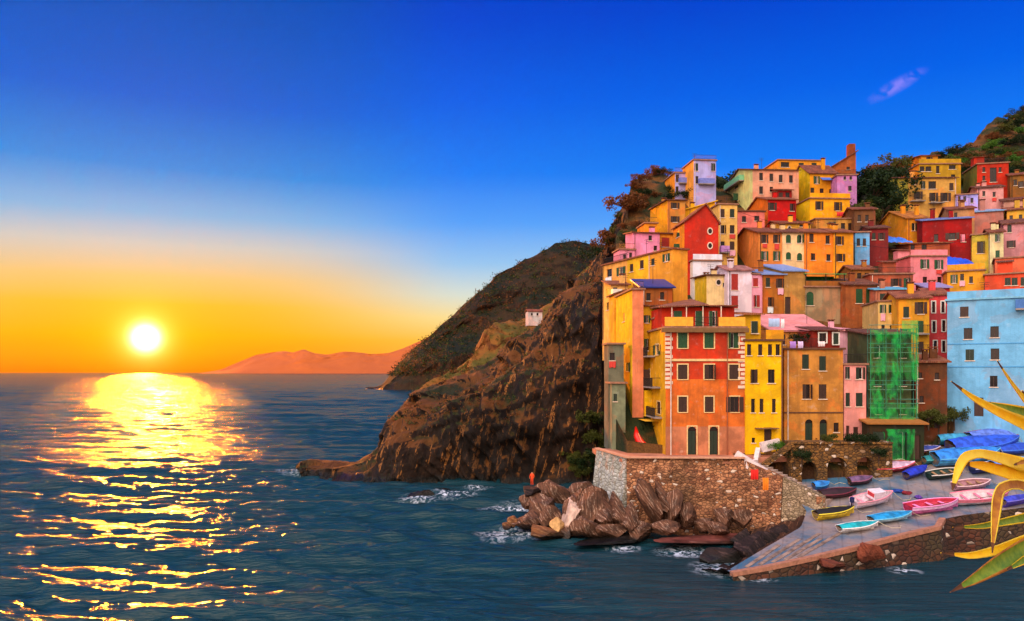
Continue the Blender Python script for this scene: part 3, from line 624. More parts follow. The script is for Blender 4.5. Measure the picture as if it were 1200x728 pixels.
def add_window(root, conv, a, b, c, d, kind, trim, big):
    if kind == 'd' and d - c > 1.0 and .5 < b - a < 1.4: kind = wr.choice('dddmkb' if (b - a) < 1.0 else 'dddmk')
    w, h = b - a, d - c; mid = (a + b) / 2
    if kind in 'DA':                          # a door
        mb = MB(); lm = DKGREEN if kind == 'A' else BROWN
        top = d - (w / 2 if kind == 'A' else .0)
        for u0, u1 in ((a + .02, mid - .01), (mid + .01, b - .02)):
            obox(mb, conv, u0, u1, .14, .19, c, top - .02, lm)
            for k in range(2): obox(mb, conv, u0 + .08, u1 - .08, .12, .139, c + .15 + k * (top - c) * .5, c + (top - c) * (.42 + .5 * k), lm)
        o = mb.build('door', root)
        mb = MB(); obox(mb, conv, mid + .05, mid + .1, .08, .119, c + 1.0, c + 1.06, IRON); mb.build('handle', o)
        if kind == 'A':
            mb = MB(); obox(mb, conv, a + .02, b - .02, .2, .215, top, d - .01, GLASS); mb.build('pane', o)
        if trim:
            mb = MB(); t = .12
            obox(mb, conv, a - t, a, -.04, .02, c, d + t, trim); obox(mb, conv, b, b + t, -.04, .02, c, d + t, trim); obox(mb, conv, a, b, -.04, .02, d, d + t, trim); mb.build('frame', o)
        return
    if kind == 'O':                           # small round-framed window
        mb = MB(); n = 14; r0, r1 = w / 2 * 1.45, w / 2; vc = (c + d) / 2
        for i in range(n):
            t0, t1 = 2 * math.pi * i / n, 2 * math.pi * (i + 1) / n; k = h / w
            q = [(mid + r * math.cos(t), vc + r * k * math.sin(t)) for r, t in ((r1, t0), (r0, t0), (r0, t1), (r1, t1))]
            mb.poly([conv(u, -.06, v) for u, v in q], PALE); mb.poly([conv(q[1][0], -.06, q[1][1]), conv(q[1][0], 0, q[1][1]), conv(q[2][0], 0, q[2][1]), conv(q[2][0], -.06, q[2][1])], PALE)
        o = mb.build('window', root); mb = MB(); mb.poly([conv(mid + r1 * math.cos(2 * math.pi * i / n), -.02, vc + r1 * h / w * math.sin(2 * math.pi * i / n)) for i in range(n)], GLASS); mb.build('pane', o); return
    mb = MB(); f = min(.07, w * .1); fm = BROWN if kind in 'dmb' else WHITE
    for u0, u1, v0, v1 in ((a, a + f, c, d), (b - f, b, c, d), (a + f, b - f, c, c + f), (a + f, b - f, d - f, d), (mid - f * .4, mid + f * .4, c + f, d - f)):
        obox(mb, conv, u0, u1, .13, .19, v0, v1, fm)
    obox(mb, conv, a - .1, b + .1, -.09, .05, c - .09, c - .003, trim or PALE)
    if trim:
        t = .13
        obox(mb, conv, a - t, a - .003, -.035, .03, c + .003, d + t, trim); obox(mb, conv, b + .003, b + t, -.035, .03, c + .003, d + t, trim); obox(mb, conv, a, b, -.035, .03, d + .003, d + t, trim)
    o = mb.build('window', root)
    mb = MB(); obox(mb, conv, a + f * .5, b - f * .5, .165, .18, c + f * .5, d - f * .5, GLASS); mb.build('pane', o)
    if kind in 'gGrmk':                       # closed slatted shutters
        m = SHUT[kind]; q_ = wr.random(); leaves = [(a + .01, mid - .008), (mid + .008, b - .01)]
        if q_ < .14: leaves = leaves[:1]
        elif q_ < .28: leaves = leaves[1:]
        for u0, u1 in leaves:
            mb = MB(); obox(mb, conv, u0, u1, .05, .09, c + .01, d - .01, m); ns = 9 if big else 5
            for k in range(ns):
                v0 = c + .06 + (h - .12) * k / ns; obox(mb, conv, u0 + .05, u1 - .05, .02, .049, v0, v0 + (h - .12) / ns * .62, m)
            mb.build('shutter', o)
        if len(leaves) == 1:                  # the other leaf stands open, square to the wall
            u = b + .02 if q_ < .14 else a - .06; mb = MB(); obox(mb, conv, u, u + .04, -.05 - w / 2, -.05, c + .01, d - .01, m); mb.build('shutter', o)
    elif kind in 'sb':                        # shutters folded back on the wall
        m = SHUT[kind]; sw_ = w * .5
        for u0, u1 in ((a - sw_ - .02, a - .02), (b + .02, b + sw_ + .02)):
            mb = MB(); obox(mb, conv, u0, u1, -.075, -.04, c + .01, d - .01, m); ns = 8 if big else 4
            for k in range(ns):
                v0 = c + .06 + (h - .12) * k / ns; obox(mb, conv, u0 + .05, u1 - .05, -.095, -.076, v0, v0 + (h - .12) / ns * .62, m)
            mb.build('shutter', o)
def W_(kind, w, h, *pts): return [(x, y, w, h, kind) for x, y in pts]
HOUSES = {}
def H(key, name, label, c, r, yb, yt, colr, l=None, a=None, t=None, side=None, roof='gable', wins=(), sw=(), trim=None, Y=None, rc=None, rise=None, eave=.35, down=5.0, cat='house', worn=.5, chim=0, ridge=None, group=None):
    Y0 = Y or slope_Y(yb); k0 = (c - 600) / FP
    if a is None: a = R(6) if l is not None else -math.atan(k0) + R(2)
    else: a = R(a)
    o = P(c, yb, Y0); o.z = CAMZ + (436 - yb) / FP * Y0
    tx = Vector((math.cos(a), math.sin(a), 0)); ty = Vector((-math.sin(a), math.cos(a), 0))
    Wd, _ = hit(r, yb, o, tx)
    T = t or 7.0
    if l is not None:
        T_, _ = hit(l, yb, o, ty); T = T_ if T_ > 1 and T_ < 30 else T
    Ht = (yb - yt) / FP * Y0
    root = empty(name, o, a); tag(root, label, cat, group)
    wm = plaster(colr, worn); sm = plaster(side, worn) if side else wm  # left face; several flank colours have the low sun's glow put in
    dist_px = Y0 / FP
    def F_(u, d, v): return Vector((u, d, v))
    def L_(u, d, v): return Vector((d, u, v))       # left face: u runs back, d runs in
    fh, lh, items = [], [], []
    for (x, y, w, h, kind) in wins:
        u0, z0 = hit(x - w / 2, y, o, tx); u1, _ = hit(x + w / 2, y, o, tx); _, v1 = hit(x, y - h / 2, o, tx); _, v0 = hit(x, y + h / 2, o, tx)
        v0 -= o.z; v1 -= o.z; u0 = max(u0, .12); u1 = min(u1, Wd - .12); v1 = min(v1, Ht - .15)
        if u1 - u0 < .25 or v1 - v0 < .3: continue
        if kind != 'O': fh.append((u0, u1, v0, v1, kind in 'AG'))
        items.append((F_, u0, u1, v0, v1, kind, h > 12))
    for (x, y, w, h, kind) in sw:
        u0, z0 = hit(x + w / 2, y, o, ty); u1, _ = hit(x - w / 2, y, o, ty); _, v1 = hit(x, y - h / 2, o, ty); _, v0 = hit(x, y + h / 2, o, ty)
        v0 -= o.z; v1 -= o.z; u0 = max(u0, .12); u1 = min(u1, T - .12); v1 = min(v1, Ht - .15)
        if u1 - u0 < .25 or v1 - v0 < .3: continue
        if kind != 'O': lh.append((u0, u1, v0, v1, kind in 'AG'))
        items.append((L_, u0, u1, v0, v1, kind, False))
    mb = MB(); rise = rise if rise is not None else {'gable': T * .5 * .3, 'gablef': Wd * .5 * .34, 'hip': min(T, Wd) * .5 * .32, 'shed': T * .22}.get(roof, 0)
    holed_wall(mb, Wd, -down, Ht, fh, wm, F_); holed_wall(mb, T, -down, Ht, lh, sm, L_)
    mb.poly([(Wd, 0, -down), (Wd, T, -down), (Wd, T, Ht), (Wd, 0, Ht)], wm); mb.poly([(0, T, -down), (0, T, Ht), (Wd, T, Ht), (Wd, T, -down)], wm)
    rp = ridge if ridge is not None else .5
    if roof == 'gable': mb.poly([(0, 0, Ht), (0, T * rp, Ht + rise), (0, T, Ht)], sm); mb.poly([(Wd, 0, Ht), (Wd, T, Ht), (Wd, T * rp, Ht + rise)], wm)
    elif roof == 'gablef': mb.poly([(0, 0, Ht), (Wd, 0, Ht), (Wd * rp, 0, Ht + rise)], wm); mb.poly([(0, T, Ht), (Wd * rp, T, Ht + rise), (Wd, T, Ht)], wm)
    elif roof == 'shed': mb.poly([(0, 0, Ht), (0, T, Ht + rise), (0, T, Ht)], sm); mb.poly([(Wd, 0, Ht), (Wd, T, Ht), (Wd, T, Ht + rise)], wm); mb.poly([(0, T, Ht), (0, T, Ht + rise), (Wd, T, Ht + rise), (Wd, T, Ht)], wm)
    elif roof == 'shedx': mb.poly([(0, 0, Ht), (Wd, 0, Ht), (Wd, 0, Ht + rise)], wm); mb.poly([(Wd, 0, Ht), (Wd, T, Ht), (Wd, T, Ht + rise), (Wd, 0, Ht + rise)], wm); mb.poly([(0, T, Ht), (Wd, T, Ht + rise), (Wd, T, Ht)], wm)
    mb.build('wall', root)
    rm = rc if rc is not None and not isinstance(rc, tuple) else tiles(rc or random.choice([(150, 78, 48), (132, 74, 52), (164, 92, 58), (120, 66, 46)]))
    mb = MB(); e = eave; th = .16; z = Ht + .02
    if roof == 'gable':
        s = rise / (T * rp); s2 = rise / (T * (1 - rp))
        mb.slab([(-e, -e, z - e * s + th), (Wd + e, -e, z - e * s + th), (Wd + e, T * rp, z + rise + th), (-e, T * rp, z + rise + th)], th, rm)
        mb.slab([(-e, T * rp, z + rise + th), (Wd + e, T * rp, z + rise + th), (Wd + e, T + e, z - e * s2 + th), (-e, T + e, z - e * s2 + th)], th, rm)
    elif roof == 'gablef':
        s = rise / (Wd * rp); s2 = rise / (Wd * (1 - rp))
        mb.slab([(-e, -e, z - e * s + th), (Wd * rp, -e, z + rise + th), (Wd * rp, T + e, z + rise + th), (-e, T + e, z - e * s + th)], th, rm)
        mb.slab([(Wd * rp, -e, z + rise + th), (Wd + e, -e, z - e * s2 + th), (Wd + e, T + e, z - e * s2 + th), (Wd * rp, T + e, z + rise + th)], th, rm)
    elif roof == 'hip':
        x0, x1, y0, y1 = -e, Wd + e, -e, T + e; q = min(x1 - x0, y1 - y0) / 2; b0 = [(x0, y0, z), (x1, y0, z), (x1, y1, z), (x0, y1, z)]
        if x1 - x0 >= y1 - y0: t0, t1 = (x0 + q, (y0 + y1) / 2, z + rise), (x1 - q, (y0 + y1) / 2, z + rise); fs = [[b0[0], b0[1], t1, t0], [b0[1], b0[2], t1], [b0[2], b0[3], t0, t1], [b0[3], b0[0], t0]]
        else: t0, t1 = ((x0 + x1) / 2, y0 + q, z + rise), ((x0 + x1) / 2, y1 - q, z + rise); fs = [[b0[0], b0[1], t0], [b0[1], b0[2], t1, t0], [b0[2], b0[3], t1], [b0[3], b0[0], t0, t1]]
        for f in fs: mb.slab([Vector(p) + Vector((0, 0, th)) for p in f], th, rm)
    elif roof == 'shed': mb.slab([(-e, -e, z - e * rise / T + th), (Wd + e, -e, z - e * rise / T + th), (Wd + e, T + e, z + rise + e * rise / T + th), (-e, T + e, z + rise + e * rise / T + th)], th, rm)
    elif roof == 'shedx': mb.slab([(-e, -e, z - e * rise / Wd + th), (Wd + e, -e, z + rise + e * rise / Wd + th), (Wd + e, T + e, z + rise + e * rise / Wd + th), (-e, T + e, z - e * rise / Wd + th)], th, rm)
    elif roof == 'flat': mb.box((-.22, -.22, z), (Wd + .22, T + .22, z + .2), rc if rc is not None and not isinstance(rc, tuple) else plain('terrace_slab', (150, 104, 80), .85, 0, .3))
    ro = mb.build('roof', root)
    for j in range(chim):
        mb = MB(); x = Wd * random.uniform(.15, .85); y = T * random.uniform(.3, .7); zc = Ht + rise * .5
        mb.box((x - .3, y - .25, zc - .6), (x + .3, y + .25, zc + rise * .5 + 1.0), wm); mb.box((x - .4, y - .35, zc + rise * .5 + 1.02), (x + .4, y + .35, zc + rise * .5 + 1.14), TILE); mb.build('chimney', ro)
    for F, u0, u1, v0, v1, kind, big in items: add_window(root, F, u0, u1, v0, v1, kind, trim, big)
    info = dict(root=root, W=Wd, T=T, H=Ht, o=o, tx=tx, ty=ty, rise=rise, roof=ro, a=a, items=[i for i in items if i[0] is F_ and i[5] not in 'DAO']); HOUSES[key] = info
    return info
def rail(h, z, x0, x1, y, col=IRON, step=.16, ht=1.0, solid=None):
    mb = MB()
    if solid: mb.box((x0, y, z), (x1, y + .1, z + ht), solid)
    else:
        mb.box((x0, y, z + ht - .05), (x1, y + .05, z + ht), col); mb.box((x0, y + .01, z + .08), (x1, y + .04, z + .12), col); n = int((x1 - x0) / step)
        for i in range(n + 1): x = x0 + (x1 - x0 - .03) * i / max(1, n); mb.box((x, y + .01, z), (x + .025, y + .035, z + ht - .05), col)
    return mb.build('railing', h['root'])
def balcony(h, px0, px1, py, d=1.0, side=False, solid=None, slab=CONCRETE):
    o, t = h['o'], (h['ty'] if side else h['tx']); u0, z = hit(px0, py, o, t); u1, _ = hit(px1, py, o, t); u0, u1 = min(u0, u1), max(u0, u1); z -= o.z
    cv = (lambda u, dd, v: Vector((dd, u, v))) if side else (lambda u, dd, v: Vector((u, dd, v)))
    mb = MB(); obox(mb, cv, u0, u1, -d, -.002, z - .18, z, slab); b = mb.build('balcony', h['root']); mb = MB()
    if solid:
        obox(mb, cv, u0, u1, -d, -d + .08, z + .002, z + .95, solid); obox(mb, cv, u0, u0 + .08, -d + .082, -.003, z + .002, z + .95, solid); obox(mb, cv, u1 - .08, u1, -d + .082, -.003, z + .002, z + .95, solid)
    else:
        obox(mb, cv, u0, u1, -d, -d + .04, z + .93, z + .98, IRON); n = max(2, int((u1 - u0) / .18))
        for i in range(n + 1): u = u0 + (u1 - u0 - .03) * i / n; obox(mb, cv, u, u + .03, -d + .005, -d + .035, z, z + .93, IRON)
        for uu in (u0, u1 - .04): obox(mb, cv, uu, uu + .04, -d + .042, -.003, z + .93, z + .98, IRON)
    mb.build('railing', b)
def pipe(h, px, z0=-1, m=PIPE, r=.07, side=False):
    u, _ = hit(px, 436, h['o'], h['tx']); mb = MB(); mb.tube([(u, -.1, z0), (u, -.1, h['H'] - .1)], r, m); mb.build('drain_pipe', h['root'])
def block(h, name, u0, u1, d0, d1, z0, z1, m): mb = MB(); mb.box((u0, d0, z0), (u1, d1, z1), m); return mb.build(name, h['root'])

# ------------------------------------------------------------------ the front row above the quay
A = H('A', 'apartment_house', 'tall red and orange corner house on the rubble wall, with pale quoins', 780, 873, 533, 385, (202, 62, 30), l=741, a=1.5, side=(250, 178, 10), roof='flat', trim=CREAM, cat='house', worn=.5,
      wins=W_('g', 11, 18, (800, 399), (831, 399), (860, 399)) + W_('m', 11, 17, (800, 436), (831, 436), (860, 436)) + W_('m', 10, 18, (800, 474), (831, 474)) + W_('b', 10, 18, (861, 474)) + W_('A', 10, 33, (811, 516.5), (836.5, 516.5)),
      sw=W_('s', 4, 12, (752, 402), (770, 410)) + W_('m', 4, 14, (760, 440), (772, 478)) + W_('d', 5, 12, (757, 505)))
W1 = A['W']; oA = A['root']
# painted bands of the lower storeys are render coats of their own
def coat(h, name, py0, py1, c, side=False, d=.012):
    o = h['o']; _, v1 = hit(826, py0, o, h['tx']); _, v0 = hit(826, py1, o, h['tx']); return v0 - o.z, v1 - o.z
A_bands = []
def paint_house(h, bands):
    """bands: (z0, z1, material): repaint front faces of the wall by height, each a coat of paint with its own edge"""
    wall = [c for c in h['root'].children if c.name.startswith('wall')][0]; me = wall.data
    for z0, z1, m in bands:
        if m.name not in [x.name for x in me.materials]: me.materials.append(m)
        k = [x.name for x in me.materials].index(m.name)
        for p in me.polygons:
            if p.center.y < .3 and p.center.x > .01 and z0 < p.center.z < z1 and abs(p.normal.x) < .9: p.material_index = k
zb0, zb1 = coat(A, 'b', 448, 498, 0); zc0, zc1 = coat(A, 'b', 498, 533, 0)
paint_house(A, [(zb0 - .3, zb1, plaster((220, 112, 42), .7)), (-9, zb0 - .3, plaster((204, 126, 88), .9))])
_, zbd = hit(826, 422, A['o'], A['tx']); zbd -= A['o'].z
block(A, 'string_course', -.05, W1, -.1, -.003, zbd - .12, zbd + .12, CREAM); block(A, 'cornice', -.5, W1 + .3, -.5, -.003, A['H'] - .42, A['H'] + .015, plain('cornice_stone', (120, 84, 46), .8))
for side_ in (0, 1):
    mb = MB(); z = zbd - 3.0; k = side_
    while z < A['H'] - .6:
        wq = .75 if k % 2 else .45
        if side_ == 0: mb.box((-.06, -.06, z), (wq, -.004, z + .3), PALE)
        else: mb.box((W1 - wq, -.06, z), (W1 + .02, -.004, z + .3), PALE)
        z += .46; k += 1
    mb.build('quoins', oA)
pipe(A, 786); pipe(A, 852, m=plain('rusty_pipe', (150, 80, 50), .7), r=.05)
# roof terrace and the set-back red storey with its lean-to roof
mb = MB(); y1 = 3.2; mb.box((.3, y1, A['H'] + .22), (W1 - .1, A['T'] - .3, A['H'] + 2.5), plaster((204, 50, 22), .4)); up = mb.build('upper_storey', oA)
mb = MB(); mb.slab([(-.1, y1 - .9, A['H'] + 2.55), (W1 * .62, y1 - .9, A['H'] + 2.75), (W1 * .9, A['T'], A['H'] + 5.0), (.4, A['T'], A['H'] + 3.6)], .14, tiles((176, 104, 72)))
mb.slab([(W1 * .6, y1 - .7, A['H'] + 2.7), (W1 + .1, y1 - .7, A['H'] + 2.7), (W1 + .1, A['T'], A['H'] + 3.2), (W1 * .7, A['T'], A['H'] + 4.0)], .14, tiles((150, 80, 50))); mb.build('roof', oA)
for u0, u1, m in ((-.1, 2.9, plain('yellow_awning_cloth', (238, 168, 46), .8)), (5.6, W1, plain('yellow_awning_cloth', (238, 168, 46), .8))): block(A, 'parapet_screen', u0, u1, -.12, -.06, A['H'] + .25, A['H'] + 1.2, m)
rail(A, A['H'] + .22, 2.95, 5.55, -.1)
mb = MB()
for x in (1.2, 2.8, 4.6, 6.6): mb.box((x, y1 - .75, A['H'] + .22), (x + .1, y1 - .65, A['H'] + 2.56), PALE)
mb.build('veranda_post', oA)
for u0, u1 in ((1.6, 2.5), (4.0, 4.9), (5.5, 6.2)): add_window(up, lambda u, d, v: Vector((u, y1 + d - .2, v)), u0, u1, A['H'] + .4, A['H'] + 2.1, 'g', None, False)
# bay boxes and balconies on the yellow flank
YB = plaster((255, 196, 14), .35)
def flank(name, px0, px1, py0, py1, d, m):
    o, t = A['o'], A['ty']; u0, z1 = hit(px0, py0, o, t); u1, _ = hit(px1, py0, o, t); _, z0 = hit((px0 + px1) / 2, py1, o, t)
    mb = MB(); mb.box((-d, min(u0, u1), z0 - o.z), (-.003, max(u0, u1), z1 - o.z), m); return mb.build(name, oA)
flank('bay', 744, 752, 424, 456, .9, YB); flank('bay', 749, 764, 456, 486, .8, YB); flank('awning', 746, 772, 486, 490, 1.5, plain('yellow_canopy', (252, 190, 40), .7))
balcony(A, 755, 768, 418, .9, True); balcony(A, 758, 774, 452, .9, True); balcony(A, 765, 776, 486, .8, True)

B = H('B', 'tower_house', 'slim bright yellow house with a set-back top storey beside the red corner house', 873.5, 917, 533, 400, (250, 190, 8), a=1.5, t=8, roof='flat', worn=.25, rc=plain('brown_cornice', (96, 58, 34), .85),
      wins=W_('d', 5, 13, (878, 410), (891, 410), (902.5, 410), (911.5, 410)) + W_('d', 8, 16, (884, 441), (904, 441)) + W_('d', 4.5, 16, (882.5, 475.5), (892.5, 475.5), (907, 475.5)) + W_('D', 9, 30, (900, 516)) + W_('d', 4, 6, (883, 516)))
hB = B['H']
mb = MB(); mb.box((.3, 1.2, hB + .2), (B['W'] * .52, 7.5, hB + 2.9), plaster((240, 180, 20), .4)); up = mb.build('upper_storey', B['root'])
add_window(up, lambda u, d, v: Vector((u, 1.2 - .2 + d, v)), 1.0, 1.7, hB + .9, hB + 2.2, 'd', None, False)
mb = MB(); mb.slab([(-.1, .7, hB + 3.0), (B['W'] * .6, .7, hB + 3.0), (B['W'] * .6, 7.8, hB + 3.7), (-.1, 7.8, hB + 3.7)], .15, tiles((190, 110, 64))); mb.build('roof', up)
block(B, 'awning', B['W'] * .25, B['W'] * .85, -.7, -.003, 2.75, 2.85, WOOD); rail(B, hB + .2, B['W'] * .55, B['W'] + .1, -.1, solid=plaster((226, 160, 30), .6)); pipe(B, 916, m=plain('brown_pipe', (110, 66, 40), .7))

Cc = H('C', 'townhouse', 'tan house with two arched dark green doors and a cluttered roof terrace', 919, 988, 523, 410, (204, 136, 58), a=1.5, t=8, roof='flat', worn=.9, trim=None, rc=plain('brown_cornice', (96, 58, 34), .85),
       wins=W_('k', 8, 17, (944, 424), (964, 426)) + W_('m', 9, 17, (945, 459), (964, 459)) + W_('A', 9, 29, (948, 506), (965, 506)) + W_('d', 6, 11, (980, 501)))
hC = Cc['H']; rail(Cc, hC + .2, .2, Cc['W'] * .55, -.1); pipe(Cc, 923)
for u0 in (Cc['W'] * .36, Cc['W'] * .6): pass
block(Cc, 'string_course', 0, Cc['W'], -.06, -.003, hC - 6.8, hC - 6.65, plain('brown_cornice', (96, 58, 34), .85))
mb = MB(); mb.box((Cc['W'] * .52, .6, hC + .2), (Cc['W'] - .1, 4.5, hC + 2.1), plaster((150, 44, 30), .5)); up = mb.build('roof_shed', Cc['root'])
mb = MB(); mb.slab([(Cc['W'] * .48, .1, hC + 2.15), (Cc['W'] + .1, .1, hC + 2.15), (Cc['W'] + .1, 4.8, hC + 2.8), (Cc['W'] * .48, 4.8, hC + 2.8)], .1, tiles((120, 58, 40))); mb.build('roof', up)
add_window(up, lambda u, d, v: Vector((u, .4 + d, v)), Cc['W'] * .62, Cc['W'] * .74, hC + .8, hC + 1.8, 'd', WHITE, False); add_window(up, lambda u, d, v: Vector((u, .4 + d, v)), Cc['W'] * .86, Cc['W'] * .95, hC + .6, hC + 1.8, 'd', WHITE, False)

Dd = H('D', 'townhouse', 'narrow pink house with green shutters between tan house and scaffolding', 989, 1015, 520, 428, (244, 158, 150), a=1.5, t=7, roof='flat', worn=.5,
       wins=W_('k', 5, 14, (993.5, 437)) + W_('k', 8, 14, (1007, 437.5)) + W_('k', 5, 16, (993.5, 468.5)) + W_('k', 8, 16, (1007, 468.5)) + W_('D', 4, 20, (993.5, 509)) + W_('D', 6, 19, (1003, 510)))
rail(Dd, Dd['H'] + .2, 0, Dd['W'], -.1)
H('D2', 'townhouse', 'pale pink blank-walled house rising behind the tan house terrace', 952, 1011, 470, 388, (246, 178, 196), a=4, t=7, roof='shed', rise=.7, rc=plaster((236, 160, 170)), worn=.35, Y=90)
H('D3', 'townhouse', 'low house with rosy roof and washing terrace above the slim yellow house', 905, 972, 470, 388, (214, 140, 60), a=2, t=8, roof='shed', rise=2.4, rc=plaster((236, 150, 150), .5), Y=93, worn=.6, wins=W_('m', 5, 12, (918, 398), (932, 398)))
Ee = H('E', 'scaffolded_house', 'house wrapped in bright green scaffold netting beside the pink house', 1017, 1068, 512, 392, (86, 98, 60), a=-6, t=7, roof='shed', rise=.8, worn=.9, wins=W_('d', 7, 15, (1028, 412), (1058, 412), (1028, 445), (1058, 445), (1030, 478), (1058, 478)))
H('E2', 'boat_store', 'dark green shuttered ground-floor store under the scaffolded house', 1019, 1083, 543, 497, (44, 46, 26), a=-4, t=4, roof='shed', rise=.5, Y=80.5, rc=plain('ochre_canopy', (166, 104, 40), .8), worn=.9, wins=W_('k', 14, 32, (1030, 522), (1052, 522)) + W_('D', 9, 28, (1074, 524)), cat='store')

# ------------------------------------------------------------------ lower west side
H('M', 'tower_house', 'tall thin yellow tower with salmon front west of the red house', 741, 754, 478, 340, (238, 140, 96), l=722, a=4, side=(255, 200, 20), roof='flat', worn=.35, sw=W_('d', 2.5, 10, (731, 372), (730, 410), (728, 445)) + W_('s', 2.5, 10, (736, 430)))
H('Nn', 'house', 'yellow house with two tiny windows beside the thin tower', 748, 779, 470, 359, (252, 184, 30), a=3, t=6, roof='shed', rise=.5, worn=.3, wins=W_('d', 4, 8, (750.5, 372)) + W_('s', 3.5, 9, (758, 374)) + W_('s', 4, 14, (759, 404)))
H('N2', 'house', 'small whitewashed roof room beside the red house terrace', 768, 781, 470, 374, (252, 236, 214), a=3, t=4, Y=88, roof='flat', worn=.2)
Oo = H('O', 'house', 'brown-walled house under a dark blue roof', 752, 788, 450, 337, (156, 88, 38), l=742, a=5, roof='shed', rise=1.3, rc=plain('blue_metal_roof', (34, 62, 142), .45, .2), worn=.8, wins=W_('d', 5, 9, (760, 348), (776, 347)))
Ll = H('L', 'house', 'cream house with white balconies at the cliff edge', 716, 736, 404, 334, (250, 190, 110), l=708, a=8, roof='shed', rise=.8, side=(252, 196, 90), worn=.5, wins=W_('d', 5, 10, (721, 342)) + W_('d', 4, 13, (721, 357)) + W_('d', 3.5, 8, (721, 373)), sw=W_('d', 3, 9, (712, 343), (712, 359)))
balcony(Ll, 716, 727, 348, .9, solid=WHITE); balcony(Ll, 716, 727, 363, .9)
H('L3', 'house', 'ochre cottage with a stepped roof between cliff edge house and thin tower', 720, 745, 416, 345, (250, 176, 36), l=714, a=6, roof='gablef', worn=.5, wins=W_('d', 3, 7, (726, 360), (732, 376)))
H('L2', 'cottage', 'weathered grey-green cottage on the dark cliff foot', 713, 731, 476, 404, (112, 112, 92), l=708, a=2, t=5, roof='flat', worn=1.0, wins=W_('d', 6, 9, (717.5, 418)) + W_('d', 4, 8, (719, 452)), Y=88.5, cat='house')
H('L4', 'cottage', 'narrow pale green-grey cottage wall low beside the terrace', 717, 733, 512, 450, (132, 138, 108), a=0, t=5, roof='flat', worn=1.0, Y=86.5, wins=W_('k', 4, 9, (721, 466)), cat='house')

# ------------------------------------------------------------------ second row
K = [('K1', 706, 735, (252, 176, 84), 312, W_('s', 5, 10, (728, 318)) + W_('d', 6, 9, (714, 320)), 'apricot house at the west edge with a long stepped wall'),
     ('K2', 735, 760, (255, 190, 34), 303, W_('m', 4, 9, (740, 314)) + W_('m', 4.5, 10, (752, 310)), 'sunny yellow house with two brown shutters above the blue roof'),
     ('K3', 760, 789, (252, 166, 52), 296, W_('k', 4, 8, (765, 307)) + W_('s', 4, 9, (781, 302)), 'golden house with small green shutters beside the tall red house')]
for key, c_, r_, colr, yt_, wn, lab in K: H(key, 'terraced_house', lab, c_, r_, {'K1': 382, 'K2': 379, 'K3': 376}[key], {'K1': 312, 'K2': 305, 'K3': 299}[key], colr, a=-65, t=2.2, Y={'K1': 111, 'K2': 105.2, 'K3': 100.7}[key], roof='flat', rc=TILE, wins=wn, worn=.45)
H('PK', 'house', 'pink house with one window on the west shoulder', 742, 773, 322, 273, (250, 150, 196), l=733, a=8, roof='shed', rise=.5, worn=.35, wins=W_('d', 4, 6, (762, 279)) + W_('d', 4, 6, (768, 291)))
H('PK2', 'house', 'small lilac-pink house lowest on the west shoulder', 726, 744, 325, 293, (246, 150, 180), l=719, a=8, roof='flat', worn=.35, wins=W_('d', 3.5, 6, (732, 301), (739, 299)))
H('PK3', 'house', 'orange house with a rust red door behind the pink house', 771, 791, 312, 274, (252, 150, 40), a=8, t=6, roof='shed', rise=.6, worn=.5, wins=W_('r', 9, 11, (780, 284)))
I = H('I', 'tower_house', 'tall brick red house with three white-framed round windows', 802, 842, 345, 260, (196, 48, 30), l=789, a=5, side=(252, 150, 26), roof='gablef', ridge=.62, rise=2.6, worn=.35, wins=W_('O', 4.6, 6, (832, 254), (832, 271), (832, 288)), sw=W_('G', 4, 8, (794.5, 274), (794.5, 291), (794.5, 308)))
J = H('J', 'tower_house', 'cream yellow tower of paired windows right behind the red house', 842, 864, 318, 240, (246, 192, 100), a=5, t=7, roof='flat', worn=.4, wins=W_('d', 5.5, 10, (846.5, 250)) + W_('k', 5.5, 10, (858, 250)) + W_('d', 5.5, 10, (846.5, 269), (858, 269), (846.5, 288), (858, 288)))
balcony(J, 843, 853, 296, .8, solid=plain('lilac_panel', (200, 140, 210), .7))
H('HW', 'house', 'white flat-roofed block below the tall red house', 812, 846, 350, 306, (236, 232, 246), l=804, a=5, side=(252, 240, 220), roof='flat', worn=.2)
H('HY', 'house', 'lemon house with a round window below the white block', 828, 853, 372, 323, (250, 214, 150), l=803, a=5, side=(255, 206, 40), roof='shed', rise=.4, worn=.35, wins=W_('O', 5, 6, (842, 331)) + W_('d', 4, 5, (849, 334)))
Hh = H('Hh', 'townhouse', 'white house with tall red shutters in the middle of the town', 853, 881, 378, 317, (242, 220, 236), a=4, t=7, roof='gable', rc=(196, 130, 124), worn=.25, wins=W_('r', 8, 19, (861, 330.5)) + W_('r', 8, 15, (861, 354)))
H('Hp', 'townhouse', 'narrow pink house with one red shuttered window', 881, 894, 376, 322, (246, 168, 196), a=4, t=6, roof='flat', worn=.3, wins=W_('r', 6, 10, (885.5, 331)) + W_('r', 7, 14, (887, 353)))
H('G', 'townhouse', 'ochre house under a grey-blue roof beside the narrow pink house', 895, 919, 378, 322, (176, 104, 34), a=3, t=7, roof='shed', rise=1.5, rc=plain('pale_blue_roof', (130, 160, 214), .5, .1), worn=.7, wins=W_('d', 5, 11, (900, 331), (914.5, 332)) + W_('d', 5, 11, (902.5, 354)))
H('G2', 'townhouse', 'tan house with a tall dark doorway under a wide blue-grey roof', 919, 944, 378, 318, (190, 140, 70), a=3, t=8, roof='shed', rise=1.9, rc=plain('pale_blue_roof', (130, 160, 214), .5, .1), worn=.8, wins=W_('D', 7, 20, (923, 358)))
Ff = H('F', 'townhouse', 'patchy grey stucco house with one arched green window and green roof canopy', 944, 991, 378, 337, (168, 140, 104), a=3, t=8, roof='flat', worn=1.0, wins=W_('G', 9, 16, (949, 350)))
